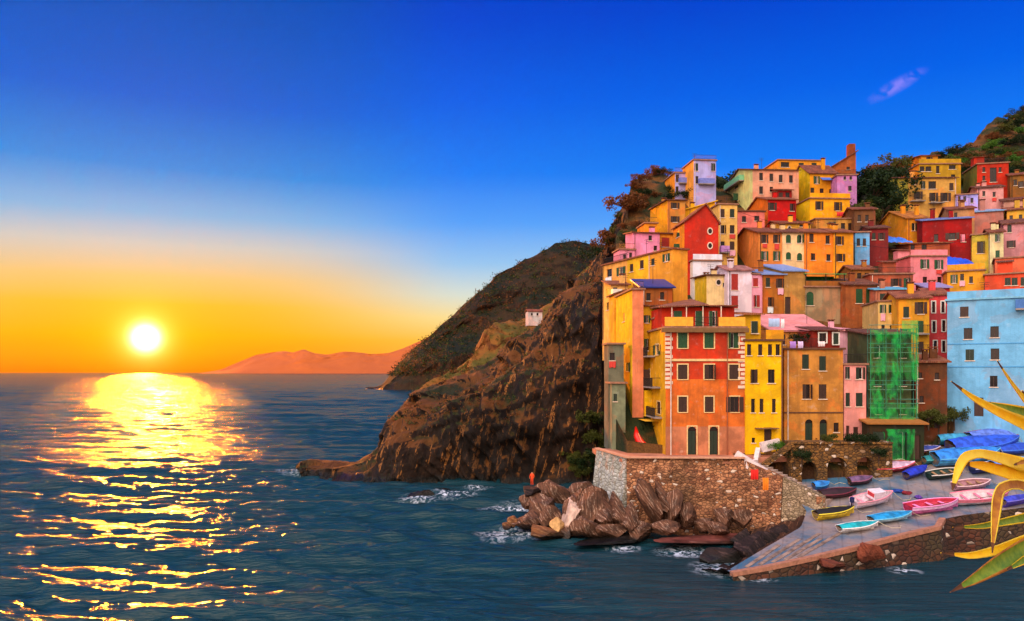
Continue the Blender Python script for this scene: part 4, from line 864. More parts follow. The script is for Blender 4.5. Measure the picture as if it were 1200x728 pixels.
H('F2', 'townhouse', 'brown house with two tall green shuttered windows above the scaffolding', 991, 1028, 384, 334, (164, 90, 44), a=3, t=8, roof='gable', worn=.7, wins=W_('g', 8, 17, (1007, 347), (1019, 347)))
fh = Ff['H']
mb = MB(); mb.slab([(-.2, -.3, fh + 1.9), (Ff['W'], -.3, fh + 1.9), (Ff['W'], 5.5, fh + 2.6), (-.2, 5.5, fh + 2.6)], .08, plain('green_canopy', (60, 170, 90), .7)); cn = mb.build('roof_canopy', Ff['root'])
mb = MB()
for x in (0, Ff['W'] * .5, Ff['W'] - .2): mb.box((x, 0, fh + .2), (x + .1, .1, fh + 1.88), IRON)
mb.build('post', cn); block(Ff, 'roof_room', .6, Ff['W'] - .6, 2.2, 5.0, fh + .2, fh + 1.8, plaster((40, 120, 60), .8)); rail(Ff, fh + .2, 0, Ff['W'], -.1, solid=plaster((150, 96, 40), .9), ht=.7)

# ------------------------------------------------------------------ long terrace of four fronts and what stands above it
V = [('V1', 889, 917, (250, 146, 66), 860, W_('b', 4, 10, (896, 280), (910, 280)) + W_('s', 4, 11, (896, 300), (910, 300)), 'salmon orange end house with a blank sunlit gable wall'),
     ('V2', 917, 943, (250, 206, 150), None, W_('G', 6, 10, (924, 280), (937, 280)) + W_('G', 6, 9, (924, 300), (937, 301)), 'cream house with four arched green shutters in the orange row'),
     ('V3', 943, 977, (252, 140, 40), None, W_('d', 5, 10, (951, 279), (970, 281)) + W_('d', 5, 8, (953, 301), (971, 302)), 'bright orange house between the cream and amber ones'),
     ('V4', 977, 1000, (250, 160, 30), None, W_('b', 4.5, 10, (984, 282)) + W_('d', 5, 9, (985, 302)), 'amber house at the right end of the orange row')]
for key, c_, r_, colr, l_, wn, lab in V: H(key, 'terraced_house', lab, c_, r_, 330, 272.5, colr, l=l_, a=4, t=8, roof='gable', wins=wn, worn=.4, eave=.4, chim=1)
H('W', 'house', 'small yellow roof house with a little round window above the cream one', 913, 950, 290, 262, (246, 180, 60), a=4, t=6, roof='gable', worn=.5, wins=W_('O', 3.5, 5, (925, 268)) + W_('d', 8, 6, (941, 263)))
H('X', 'house', 'low tan house with three dark windows above the amber one', 956, 1001, 285, 257, (204, 146, 66), a=0, t=6, roof='flat', worn=.6, wins=W_('d', 5, 9, (988, 266), (996.5, 266)) + W_('s', 4, 8, (975, 264)))
H('PS', 'house', 'small rose house with dark eaves above the salmon gable', 865, 896, 285, 248, (232, 120, 110), l=860, a=4, roof='flat', worn=.5, wins=W_('d', 5, 7, (872, 257)) + W_('d', 6, 6, (887, 256)), rc=plain('brown_cornice', (96, 58, 34), .85))
U = H('U', 'house', 'crimson house with a sunlit orange flank', 900, 933, 278, 234, (196, 22, 20), l=877, a=4, side=(252, 120, 20), roof='gable', worn=.3, wins=W_('d', 5, 9, (905, 242), (928, 243)))
H('U2', 'house', 'dark red attic house just above the crimson one', 909, 928, 262, 223, (150, 26, 22), a=3, t=5, roof='gable', worn=.5, wins=W_('d', 5, 7, (915, 229), (923, 229)))
T_ = H('T', 'house', 'golden yellow house with stacked roof terraces and a blue awning', 949, 996, 272, 233, (250, 170, 20), l=927, a=4, side=(255, 206, 20), roof='flat', worn=.4, wins=W_('b', 4.5, 10, (960, 241), (982, 242)))
T2 = H('T2', 'house', 'upper yellow house with a pale sloping gable line above the golden terrace', 949, 981, 250, 203, (240, 160, 26), l=928, a=4, side=(255, 214, 20), roof='gable', rise=2.4, worn=.4, wins=W_('s', 3.5, 9, (957, 211)) + W_('d', 4.5, 10, (952, 225), (963, 226), (974, 227)))
mb = MB(); o_ = T2['o']; u0, z0 = hit(961, 208, o_, T2['tx']); u1, _ = hit(973, 208, o_, T2['tx']); mb.slab([(u0, -1.1, z0 - o_.z - .7), (u1, -1.1, z0 - o_.z - .7), (u1, -.02, z0 - o_.z), (u0, -.02, z0 - o_.z)], .06, plain('blue_awning_cloth', (70, 110, 200), .8)); mb.build('awning', T2['root'])
H('T3', 'house', 'ochre annex with three dark openings right of the upper yellow house', 981, 997, 255, 219, (214, 140, 40), a=2, t=6, roof='flat', worn=.6, wins=W_('d', 4, 9, (985, 228), (992, 228)))
Rr = H('Rr', 'house', 'large house with cream-green gable flank and pinkish front on the skyline', 882, 936, 258, 199, (226, 160, 130), l=852, a=4, side=(226, 224, 140), roof='gable', rise=1.8, worn=.35, wins=W_('d', 4.5, 9, (892, 207), (904, 208), (915, 209.5), (927, 210), (892, 223)) + W_('d', 4, 6, (904, 222)), sw=W_('g', 4, 8, (863, 217), (863, 232)))
balcony(Rr, 854, 872, 223, 1.0, True, solid=plain('green_balcony_panel', (120, 190, 140), .7))
H('Ss', 'house', 'amber flat-topped house highest behind the large skyline house', 912, 965, 232, 188, (236, 156, 40), l=896, a=4, roof='flat', worn=.5, wins=W_('d', 10, 6, (920, 193)) + W_('d', 6, 6, (939, 194), (954, 194)))
Pp = H('P1', 'modern_house', 'lavender modern block on the top of the west shoulder with a flank tinted sunlit orange', 813, 839, 250, 188, (178, 172, 232), l=800, a=6, side=(252, 164, 60), roof='flat', worn=.2, wins=W_('d', 4.5, 9, (816, 196), (836, 196)) + W_('d', 4, 9, (816.5, 211)))
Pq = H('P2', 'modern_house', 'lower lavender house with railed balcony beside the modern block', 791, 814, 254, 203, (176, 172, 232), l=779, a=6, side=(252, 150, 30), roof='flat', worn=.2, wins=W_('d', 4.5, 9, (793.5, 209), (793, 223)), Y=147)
balcony(Pq, 795, 808, 215, .9, solid=plain('blue_balcony_panel', (110, 120, 200), .6)); balcony(Pp, 818, 836, 216, .9, solid=plain('blue_balcony_panel', (110, 120, 200), .6))
Qq = H('Q', 'house', 'mustard house with a plain sunlit orange wall below the lavender house', 782, 803, 290, 235, (206, 140, 60), l=762, a=6, side=(255, 166, 14), roof='shed', rise=.5, worn=.3, wins=W_('b', 5, 7, (791, 241)) + W_('b', 5, 7, (791, 257)))
H('Q2', 'house', 'low yellow lean-to house with broad sloping roofs above the red house', 800, 838, 285, 247, (250, 178, 24), a=5, t=10, roof='shedx', rise=1.6, rc=plaster((244, 186, 40), .5), worn=.4)
H('Q3', 'house', 'squat orange house stepping down the west shoulder', 756, 770, 300, 262, (252, 150, 30), l=747, a=6, roof='flat', worn=.5)
# purple and brown tower ruin
Yy = H('Y', 'house', 'lilac house with small balconies on the skyline', 981, 1004, 258, 206, (196, 128, 190), a=-4, t=6, roof='flat', worn=.5, wins=W_('d', 3, 6, (990, 208), (997, 208)) + W_('d', 4, 6, (996, 221)))
H('Y2', 'ruined_tower', 'orange-brown ruined tower with a slanting roof edge against the sky', 976, 1003, 240, 195, (176, 92, 40), a=-4, t=5, roof='shedx', rise=2.6, worn=1.0, wins=W_('d', 4, 6, (994, 196)), cat='tower')
mb = MB(); yi = HOUSES['Y2']; mb.box((yi['W'] - 1.2, .2, yi['H'] + 1.5), (yi['W'], 1.6, yi['H'] + 4.3), plaster((150, 70, 34), .9)); mb.build('turret', yi['root'])

# ------------------------------------------------------------------ east side
Zz = H('Z', 'apartment_house', 'pale yellow-green house with a long shutter row under dark trees', 1064, 1121, 262, 209, (214, 160, 76), l=1028, a=-2, side=(226, 212, 80), roof='gable', rise=1.6, worn=.5, wins=W_('b', 4, 7, (1071, 213)) + W_('d', 5, 9, (1082, 217), (1115, 219)) + W_('d', 9, 9, (1092.5, 217)) + W_('b', 5, 9, (1076, 229)) + W_('b', 5, 10, (1094, 231)) + W_('b', 6, 10, (1108, 231)), sw=W_('k', 5, 9, (1055, 231), (1040, 236)))
balcony(Zz, 1088, 1104, 238, .9); balcony(Zz, 1066, 1082, 236, .9)
H('AA', 'apartment_house', 'orange and olive house above the yellow-green one at the hill edge', 1077, 1126, 240, 193, (196, 150, 30), l=1056, a=-2, side=(252, 146, 20), roof='flat', worn=.6, wins=W_('d', 7, 6, (1074 + 6, 198), (1088, 198)) + W_('d', 4, 9, (1099, 199)) + W_('d', 8, 5, (1116, 196)) + W_('d', 5, 5, (1117, 207)))
H('AB', 'house', 'small amber attic house with a red-brown roof edge at the hill top', 1080, 1099, 225, 183, (220, 150, 40), l=1064, a=-2, side=(252, 140, 20), roof='shed', rise=.8, worn=.5, wins=W_('d', 3.5, 6, (1089, 187)))
H('BB', 'house', 'brick red house with a mossy green flank under the hill', 1145, 1182, 245, 193, (190, 50, 26), l=1129, a=-12, side=(120, 124, 50), roof='flat', worn=.5, wins=W_('d', 3.5, 6, (1153, 199), (1153, 209), (1172, 199)) + W_('d', 8, 17, (1164, 205)), t=8)
H('CC', 'house', 'faded pink house below the brick red one', 1145, 1176, 262, 221, (226, 156, 150), a=-18, t=7, roof='gable', worn=.4, wins=W_('d', 3.5, 6, (1153, 227), (1165, 228)))
H('DD', 'house', 'little lavender blue house with three windows', 1121, 1146, 265, 229, (170, 164, 240), a=-15, t=6, roof='flat', worn=.3, wins=W_('d', 3.5, 6, (1124, 233), (1130.5, 233), (1139, 235)))
H('EE', 'house', 'ochre house with a broad orange lean-to roof', 1063, 1088, 292, 256, (224, 150, 30), l=1026, a=0, side=(226, 150, 30), roof='gable', rise=2.2, rc=(206, 124, 40), worn=.6, wins=W_('k', 4, 9, (1070.5, 266)))
Fx = H('FF', 'house', 'dark crimson house hung with white washing', 1081, 1139, 310, 259, (150, 24, 24), a=-20, t=8, roof='shed', rise=1.6, rc=plain('blue_grey_roof', (104, 124, 190), .55), worn=.5, wins=W_('d', 8, 8, (1116, 277)) + W_('d', 5, 9, (1097, 279), (1129, 279)))
Gx = H('GG', 'house', 'large pink house with a plain coral flank and two window rows', 1067, 1110, 345, 301, (240, 140, 150), l=1001, a=-1, side=(244, 112, 112), roof='flat', worn=.35, t=10, wins=W_('s', 5, 11, (1083.5, 309.5), (1100, 310)) + W_('d', 5, 7, (1084, 328), (1101, 328)))
H('GU', 'house', 'brown terrace house with wide dark windows above the large pink house', 1066, 1113, 315, 286, (170, 84, 50), a=-10, t=7, roof='shed', rise=.8, worn=.6, wins=W_('d', 6, 8, (1069, 289)) + W_('d', 6, 8, (1083, 290)))
H('HH', 'house', 'amber house with four small windows below the blue tarpaulin', 1110, 1154, 362, 319, (230, 160, 40), a=-22, t=7, roof='flat', worn=.7, wins=W_('s', 4, 10, (1118, 327)) + W_('d', 4.5, 8, (1127.5, 325), (1138, 328)))
H('II', 'tower_house', 'cream tower house with green shutters and a yellow side annex', 1160, 1176, 330, 273, (226, 214, 160), a=-24, t=7, roof='gable', worn=.4, wins=W_('g', 5, 9, (1168.5, 279), (1169, 298)))
H('I2', 'house', 'yellow and brick annex left against the cream tower', 1139, 1161, 322, 276, (214, 190, 66), a=-24, t=6, roof='flat', worn=.7, wins=W_('m', 8, 14, (1149, 290)))
H('JJ', 'house', 'mauve-pink house with a barred window near the frame edge', 1176, 1226, 318, 263, (206, 140, 146), a=-28, t=8, roof='gable', worn=.5, wins=W_('b', 5, 8, (1185, 286)) + W_('k', 5, 9, (1183, 268)))
H('J2', 'house', 'yellow house with dark windows above the mauve-pink one', 1180, 1226, 290, 247, (220, 170, 60), a=-28, t=7, roof='gable', worn=.5, wins=W_('d', 4, 7, (1185, 256), (1196, 255)))
H('KK', 'house', 'salmon house with a tiled edge roof above the brick-red long house', 1166, 1226, 350, 304, (232, 110, 74), a=-30, t=7, roof='flat', worn=.4)
H('LK', 'house', 'long brick-red house with a wide green window just above the sky blue block', 1154, 1232, 378, 323, (220, 82, 50), a=-32, t=8, roof='flat', worn=.4, wins=W_('k', 7, 9, (1181, 330), (1189, 330)) + W_('d', 8, 10, (1200, 330)))
H('LL', 'house', 'rosy brown house with a pale blue sloping roof', 1126, 1176, 282, 250, (190, 124, 110), a=-20, t=7, roof='shed', rise=1.5, rc=plain('pale_blue_roof', (130, 170, 214), .5, .1), worn=.4)
H('L9', 'house', 'pink-roofed low house under the brick red house, by the frame edge', 1176, 1226, 272, 236, (206, 150, 130), a=-24, t=7, roof='gable', worn=.5, wins=W_('d', 4, 6, (1190, 243)))
H('B9', 'house', 'dark ochre house in shadow under the high hill', 1184, 1230, 255, 206, (140, 96, 40), a=-24, t=7, roof='gable', worn=.6, wins=W_('d', 4, 7, (1190, 214), (1197, 216)))
Mm = H('MM', 'apartment_house', 'big sky-blue block with dark windows behind the boats', 1110, 1236, 492, 353, (116, 184, 228), a=-32, t=9, roof='flat', worn=.25, rc=plain('blue_coping', (120, 180, 210), .8),
       wins=W_('d', 10, 12, (1130, 365.5)) + W_('d', 10, 13, (1134.5, 391), (1165.5, 389), (1136.5, 416), (1166, 415)) + W_('d', 9, 13, (1164.5, 447)) + W_('D', 11, 22, (1147, 477)))
for py_ in (403, 430): _, zz = hit(1140, py_, Mm['o'], Mm['tx']); block(Mm, 'string_course', 0, Mm['W'], -.05, -.003, zz - Mm['o'].z - .05, zz - Mm['o'].z + .05, plain('blue_band', (70, 150, 205), .8))
balcony(Mm, 1190, 1206, 362, .8, solid=plain('blue_panel', (60, 110, 180), .7))
# narrow houses in the middle
H('N5', 'townhouse', 'cream narrow house rising behind the green netting', 1029, 1053, 440, 354, (240, 200, 120), a=-10, t=7, roof='flat', worn=.4, wins=W_('s', 3.5, 10, (1034.5, 362), (1045, 362)) + W_('d', 4, 9, (1035, 385), (1045, 386)))
H('N6', 'townhouse', 'yellow narrow house with green shutters and a balcony next to the rosy one', 1053, 1089, 460, 350, (222, 160, 40), a=-12, t=7, roof='gable', worn=.6, wins=W_('k', 7, 13, (1062, 366)) + W_('d', 7, 14, (1079, 350 + 11)) + W_('g', 7, 14, (1079, 383)) + W_('d', 7, 13, (1079, 407)) + W_('d', 6, 12, (1061, 392)))
balcony(HOUSES['N6'], 1072, 1087, 391, .8); balcony(HOUSES['N6'], 1072, 1087, 414, .8)
H('N7', 'townhouse', 'rosy red narrow house with white-framed windows beside the blue block', 1089, 1110, 452, 346, (220, 76, 80), a=-14, t=7, roof='gable', worn=.4, trim=WHITE, wins=W_('d', 3.5, 13, (1094, 360), (1105, 360), (1094.5, 383), (1106, 382), (1096, 406), (1106, 406)))
H('N8', 'house', 'old brown stone house with chimney-like corner below the narrow houses', 1072, 1110, 505, 425, (104, 62, 34), a=-14, t=5, roof='shed', rise=.8, worn=1.0, wins=W_('d', 5, 7, (1078, 440)) + W_('d', 5, 8, (1098, 441), (1080, 468)) + W_('D', 7, 20, (1098, 492)))
H('N9', 'house', 'terrace house with a sky-blue canopy above the cream narrow house', 1026, 1062, 395, 340, (196, 120, 90), a=-8, t=6, roof='shed', rise=.9, rc=plain('cyan_canopy', (96, 176, 216), .6), worn=.5, wins=W_('g', 8, 15, (1055, 350)) + W_('d', 8, 12, (1035, 350)))
H('N0', 'house', 'crimson roof-terrace house with a violet roof left of the amber house', 1087, 1113, 385, 338, (190, 44, 50), a=-14, t=6, roof='shed', rise=1.2, rc=plain('violet_roof', (150, 140, 190), .6), worn=.5, wins=W_('d', 5, 6, (1096, 343)))

# ------------------------------------------------------------------ more houses in the gaps
H('S1', 'house', 'little sky-blue house with two dark doors right of the amber house', 1002, 1019, 318, 273, (110, 180, 236), a=-6, t=5, roof='flat', worn=.4, wins=W_('d', 4, 9, (1006, 284), (1013, 284)))
H('S2', 'house', 'dark red low house under the cypress shade, left of the ochre lean-to house', 1019, 1041, 312, 268, (130, 40, 40), a=-8, t=6, roof='gable', worn=.6, wins=W_('d', 4, 8, (1024, 277), (1033, 277)))
H('S3', 'house', 'brown house half hidden by dark trees below the lilac house', 1001, 1026, 290, 246, (120, 76, 44), a=-8, t=6, roof='gable', worn=.8, wins=W_('d', 4, 8, (1007, 256), (1016, 256)))
H('S4', 'house', 'tan house with small windows behind the crimson house', 1112, 1142, 300, 246, (196, 140, 90), a=-18, t=6, roof='gable', worn=.6, wins=W_('d', 4, 6, (1120, 252)))
H('S5', 'house', 'weathered ochre house in the dark gap above the arched green window', 1000, 1024, 360, 316, (164, 104, 46), a=-4, t=6, roof='gable', worn=.8, wins=W_('d', 5, 8, (1007, 324), (1016, 324)))
H('S6', 'house', 'plain brown back house between the ochre roofs and the pink one', 1020, 1070, 372, 322, (176, 90, 60), a=-4, t=6, roof='flat', worn=.7, wins=W_('d', 6, 9, (1032, 331), (1050, 331)) + W_('g', 6, 12, (1062, 332)))
# gutters, aerials, chimney stacks, roof railings: small parts on each house
rs = random.Random(21)
for key, h in list(HOUSES.items()):
    if key in 'ABC' or key in ('Dd', 'E', 'E2', 'L2', 'L4', 'Y2'): continue
    W1, T1, H1 = h['W'], h['T'], h['H']; ro = h['roof']; wm = [c for c in h['root'].children if c.name.startswith('wall')][0].data.materials[0]
    if rs.random() < .55 and W1 > 3: pipe_x = rs.choice([.25, W1 - .25]); mb = MB(); mb.tube([(pipe_x, -.08, -2), (pipe_x, -.08, H1 - .1)], .05, rs.choice([PIPE, plain('rusty_pipe', (150, 80, 50), .7), IRON])); mb.build('drain_pipe', h['root'])
    if h['rise'] == 0:
        if rs.random() < .6: rail(h, H1 + .22, 0, W1, -.1, solid=wm if rs.random() < .4 else None, ht=.8)
        if rs.random() < .5 and T1 > 4 and W1 > 3.5:
            u = rs.uniform(.2, W1 - 2.2); mb = MB(); mb.box((u, T1 * .35, H1 + .22), (u + 1.8, T1 * .35 + 1.6, H1 + 2.0), wm); b_ = mb.build('roof_room', h['root'])
            mb = MB(); mb.slab([(u - .2, T1 * .35 - .3, H1 + 2.05), (u + 2.0, T1 * .35 - .3, H1 + 2.05), (u + 2.0, T1 * .35 + 1.9, H1 + 2.5), (u - .2, T1 * .35 + 1.9, H1 + 2.5)], .1, TILE); mb.build('roof', b_)
    else:
        for j in range(rs.choice([0, 1, 1, 2])):
            x = W1 * rs.uniform(.15, .85); y = T1 * rs.uniform(.15, .5); zc = H1; mb = MB()
            s_ = rs.uniform(.25, .4); hh = h['rise'] + rs.uniform(.3, .9)
            mb.box((x - s_, y - .25, zc - .3), (x + s_, y + .25, zc + hh), wm); mb.build('chimney', ro).parent = ro
            mb = MB(); mb.box((x - s_ - .1, y - .35, zc + hh + .15), (x + s_ + .1, y + .35, zc + hh + .25), TILE)
            for q in (-.8, .8): mb.box((x + q * s_ - .06, y - .2, zc + hh + .003), (x + q * s_ + .06, y + .2, zc + hh + .148), TILE)
            mb.build('chimney_cap', ro)
    if rs.random() < .45:
        x = W1 * rs.uniform(.2, .8); y = T1 * .4; z0 = H1; z1 = H1 + h['rise'] + rs.uniform(1.4, 2.4); mb = MB(); mb.tube([(x, y, z0), (x, y, z1)], .03, IRON, 4)
        for q in (.0, .25, .5): mb.box((x - .5 + q * .3, y - .015, z1 - q - .02), (x + .5 - q * .3, y + .015, z1 - q + .02), IRON)
        mb.build('aerial', ro)

# ------------------------------------------------------------------ scaffolding in green netting
hE = HOUSES['E']; sc_ = empty('scaffolding', hE['o'], hE['a']); tag(sc_, 'tube scaffolding hung with torn green netting in front of the dark green house', 'scaffolding')
net, tt, bb = newmat('green_netting'); vv = coords(tt); bb.inputs['Base Color'].default_value = rgba((10, 110, 60)); bb.inputs['Roughness'].default_value = .8
tt.links.new(mix(tt, maprange(tt, noise(tt, 1.1, 6, vv), .35, .65), rgba((0, 110, 66)), rgba((20, 200, 80))), bb.inputs['Base Color'])
tp = N(tt, 'ShaderNodeBsdfTransparent'); mx = N(tt, 'ShaderNodeMixShader'); tt.links.new(maprange(tt, noise(tt, .8, 5, coords(tt, 'Object', (1, 1, .35)), .65), .4, .62, .06, .56), mx.inputs[0]); tt.links.new(tp.outputs[0], mx.inputs[1]); tt.links.new(bb.outputs[0], mx.inputs[2]); tt.links.new(mx.outputs[0], tt.nodes['Material Output'].inputs[0])
steel = plain('green_scaffold_tube', (70, 130, 110), .5, .3); planks = plain('scaffold_planks', (110, 150, 130), .8)
We, He = hE['W'], hE['H']; zb = 1.2
for x in (-.1, We * .33, We * .66, We + .1):
    mb = MB()
    for y in (-1.1, -.25): mb.tube([(x, y, zb - 2), (x, y, He + .6)], .045, steel, 5)
    mb.build('upright', sc_)
for k in range(6):
    z = zb + (He - zb) * k / 5; mb = MB(); mb.box((-.2, -1.05, z - .04), (We + .2, -.3, z), planks); mb.build('platform', sc_)
    mb = MB(); mb.tube([(-.3, -1.15, z + .95), (We + .3, -1.15, z + .95)], .035, steel, 5); mb.tube([(-.3, -1.15, z + .5), (We + .3, -1.15, z + .5)], .035, steel, 5); mb.build('guard_rail', sc_)
def net_panel(x0, x1, z0, z1, y=-1.22, bulge=.25):
    n, mm = 10, 12; mb = MB(); g = [(x0 + (x1 - x0) * i / n, y - bulge * (.5 + .5 * math.sin(i * 1.7 + j * .9)) * math.sin(math.pi * (i + .5) / (n + 1)), z0 + (z1 - z0) * j / mm + (.25 * math.sin(i * 2.3) if j == 0 else 0)) for j in range(mm + 1) for i in range(n + 1)]
    mb.v += g; k = mb.mi(net)
    for j in range(mm):
        for i in range(n): q = j * (n + 1) + i; mb.f.append((q, q + 1, q + n + 2, q + n + 1)); mb.m.append(k)
    return mb.build('netting', sc_, True)
net_panel(-.2, We * .36, zb - .5, He + .4); net_panel(We * .34, We * .7, He * .38, He + .2, -1.3, .4); net_panel(We * .68, We + .25, He * .55, He + 1.4); net_panel(We * .3, We + .2, zb - 1.2, He * .34, -1.24, .3)
net_panel(We * .42, We * .68, He * .5, He * .95, -1.45, .35); net_panel(We * .12, We * .8, -3.3, zb - .1, -3.1, .5); net_panel(-.1, We * .3, -1.2, zb + .6, -2.9, .3)

# ------------------------------------------------------------------ boulders of the breakwater
bould_m = rock('striped_boulder', (24, 15, 11), (112, 74, 54), (206, 170, 146), (R(8), R(24), R(10)), 6.0, 0, 1.2)
bould_w = rock('ochre_boulder', (40, 22, 12), (142, 88, 50), (206, 152, 100), (0, R(70), 0), 3, 0, .8)
bould_d = rock('wet_dark_rock', (10, 8, 9), (44, 30, 28), (96, 72, 66), (R(10), R(40), 0), 4, 0, .8)
def boulder_mesh(seed, cuts=14, sub=5):
    r_ = random.Random(seed); bm = bmesh.new(); bmesh.ops.create_icosphere(bm, subdivisions=sub, radius=1.0)
    pl = [(Vector((r_.gauss(0, 1), r_.gauss(0, 1), r_.gauss(0, 1))).normalized(), r_.uniform(.42, .72)) for _ in range(cuts)]
    for v in bm.verts:
        for n, d in pl:
            s = v.co.dot(n) - d
            if s > 0: v.co -= n * s
    co = np.array([v.co[:] for v in bm.verts]); f = fbm(co[:, 0] * 1.6 + seed, co[:, 1] * 1.6, co[:, 2] * 1.6, 4) * .05
    s = co[:, 0] * .9 + co[:, 2] * .42; st = np.round(np.abs(vnoise(s * 5 + seed, co[:, 1] * .5, 3)) * 3) / 3 * .09 + np.abs(vnoise(s * 14, co[:, 1], 1)) * .03
    for v, a, b in zip(bm.verts, f, st): v.co *= 1 + a - b
    me = bpy.data.meshes.new('boulder'); bm.to_mesh(me); bm.free(); return me
bvar = [boulder_mesh(s) for s in range(6)]
for me in bvar: me.materials.append(bould_m)
special = {}
def boulder(px, py, w, h, Y, label, group=None, mat=None, mesh=None, rot=None, dy=None, rnd=random.Random(5), name='boulder'):
    me = mesh or rnd.choice(bvar)
    if mat: me = me.copy(); me.materials[0] = mat
    o = link_mesh(name, me); o.location = P(px, py, Y); sx, sz = w / FP * Y / 2 * 1.2, h / FP * Y / 2 * 1.25
    o.scale = (sx, dy or (sx + sz) * .55, sz); o.rotation_euler = rot or (rnd.uniform(-.25, .25), rnd.uniform(-.3, .3), rnd.uniform(-.4, .4)); tag(o, label, 'rock', group, 'thing'); return o
GB, GL = 'boulders heaped as a breakwater', 'striped grey-brown boulder heaped in the breakwater below the stone wall'
for x, y, w_, h_, Y in ((616, 612, 44, 26, 79), (636, 596, 46, 44, 82), (654, 580, 52, 26, 84.5), (684, 575, 44, 26, 84), (648, 606, 28, 26, 78.5), (692, 598, 38, 50, 76.5), (708, 606, 34, 44, 75.5), (724, 602, 30, 44, 75.8),
                        (700, 584, 34, 24, 79.5), (664, 622, 30, 20, 75.5), (690, 620, 40, 24, 74.8), (788, 600, 28, 46, 75.6), (806, 608, 28, 32, 75.3), (752, 620, 44, 22, 74.2), (782, 620, 44, 18, 73.8), (826, 614, 34, 18, 74.8),
                        (850, 606, 32, 28, 75), (870, 606, 30, 22, 74.6), (738, 610, 34, 36, 74.9), (676, 590, 30, 30, 80), (668, 606, 26, 40, 77.5), (715, 622, 46, 18, 74.2), (840, 622, 40, 16, 73.4), (620, 590, 26, 20, 83.5)):
    boulder(x, y, w_, h_, Y, GL, GB)
boulder(602, 613, 18, 14, 78.5, 'small sunlit orange rock at the seaward tip of the breakwater', None, bould_w)
boulder(594, 618, 14, 10, 78.2, 'smallest orange rock, wet by foam, at the very end of the breakwater', None, bould_w)
boulder(644, 625, 66, 15, 74.8, 'long flat ochre slab lying low in front of the breakwater', None, bould_w, rot=(0, .22, .1), dy=1.4)
boulder(670, 602, 22, 44, 76.6, 'upright boulder with one pale pinkish smooth face', None, plain('pale_boulder', (206, 170, 150), .8, 0, .4), rot=(.2, .45, .3))
boulder(655, 618, 22, 20, 75.6, 'rounded pale yellow boulder tucked behind the flat ochre slab', None, plain('yellow_boulder', (196, 150, 92), .8, 0, .35))
boulder(764, 594, 26, 62, 76.2, 'tall tilted striped slab leaning on the stone wall', None, None, bvar[2], rot=(.15, -.42, .1))
boulder(780, 592, 22, 60, 76.0, 'second tilted slab leaning on the stone wall, right of the tallest', None, None, bvar[4], rot=(.1, -.5, .2))
boulder(826, 633, 150, 13, 72.2, 'very long flat reddish ledge of rock at the waterline below the wall', None, rock('red_ledge', (40, 18, 14), (150, 76, 62), (206, 136, 120), (0, R(80), 0), .7), rot=(0, .03, .05), dy=2.2)
boulder(712, 634, 100, 12, 73.2, 'dark low ledge of rock at the waterline before the breakwater', None, bould_d, rot=(0, -.03, .1), dy=2.0)
boulder(850, 655, 84, 30, 66.5, 'wet dark blue-black rock awash beside the slipway tip', None, bould_d, rot=(.1, .1, .2), dy=2.6)
boulder(882, 646, 54, 40, 66.5, 'dark shelving rock against the slipway corner', None, bould_d, rot=(.1, .35, .2), dy=2.4)
boulder(1022, 648, 30, 24, 62.8, 'rounded reddish boulder against the quay side', None, rock('reddish_boulder', (50, 22, 14), (150, 76, 52), (190, 120, 90), (0, 0, 0), .5))
boulder(976, 661, 46, 11, 61.8, 'flat reddish stone at the waterline below the quay', None, rock('flat_reddish_stone', (50, 22, 14), (150, 76, 52), (190, 120, 90), (0, R(80), 0), .5), rot=(0, .2, .1), dy=1.0)
for q_, (x, y, w_, h_, Y) in enumerate(((898, 632, 40, 20, 70.5), (884, 640, 34, 18, 68.8), (914, 624, 34, 16, 71.5), (872, 632, 34, 22, 71.8))):
    boulder(x, y, w_, h_, Y, 'dark wet rock banked along the landward edge of the slipway', 'dark rocks along the slipway edge', bould_d)
boulder(492, 583, 38, 18, 101, 'dark jagged rock out in the water below the cliff', None, bould_d); boulder(516, 578, 36, 14, 106, 'low dark rock beside the jagged one in the water', None, bould_d); boulder(560, 576, 30, 9, 108, 'lowest dark rock awash in the cove nearest the breakwater', None, bould_d)
for i, (x, y, w_, h_, Y) in enumerate(((385, 552, 30, 12, 128), (410, 552, 30, 16, 127), (432, 548, 30, 26, 126), (366, 553, 22, 8, 128))):
    boulder(x, y, w_, h_, Y, ['reddish reef rock in the middle of the low spit', 'reddish reef rock on the spit second from the cliff', 'largest reddish rock where the spit meets the cliff', 'farthest reef rock at the end of the low spit'][i], None, rock('reef_rock', (26, 12, 8), (110, 54, 34), (170, 100, 70), (0, R(20), 0), 1.0))
shore_foam([(P(x, y, Y).x, Y, r) for x, y, Y, r in ((596, 624, 78, 3.0), (620, 628, 77, 2), (365, 556, 127, 5), (400, 562, 125, 4), (492, 590, 99, 2.5), (560, 580, 107, 2), (606, 572, 92, 4.5), (800, 645, 70, 2.4), (850, 668, 63.5, 2.6), (885, 678, 61, 1.5), (730, 642, 71.5, 1.6), (1060, 668, 63, 1.2), (530, 585, 101, 3))])

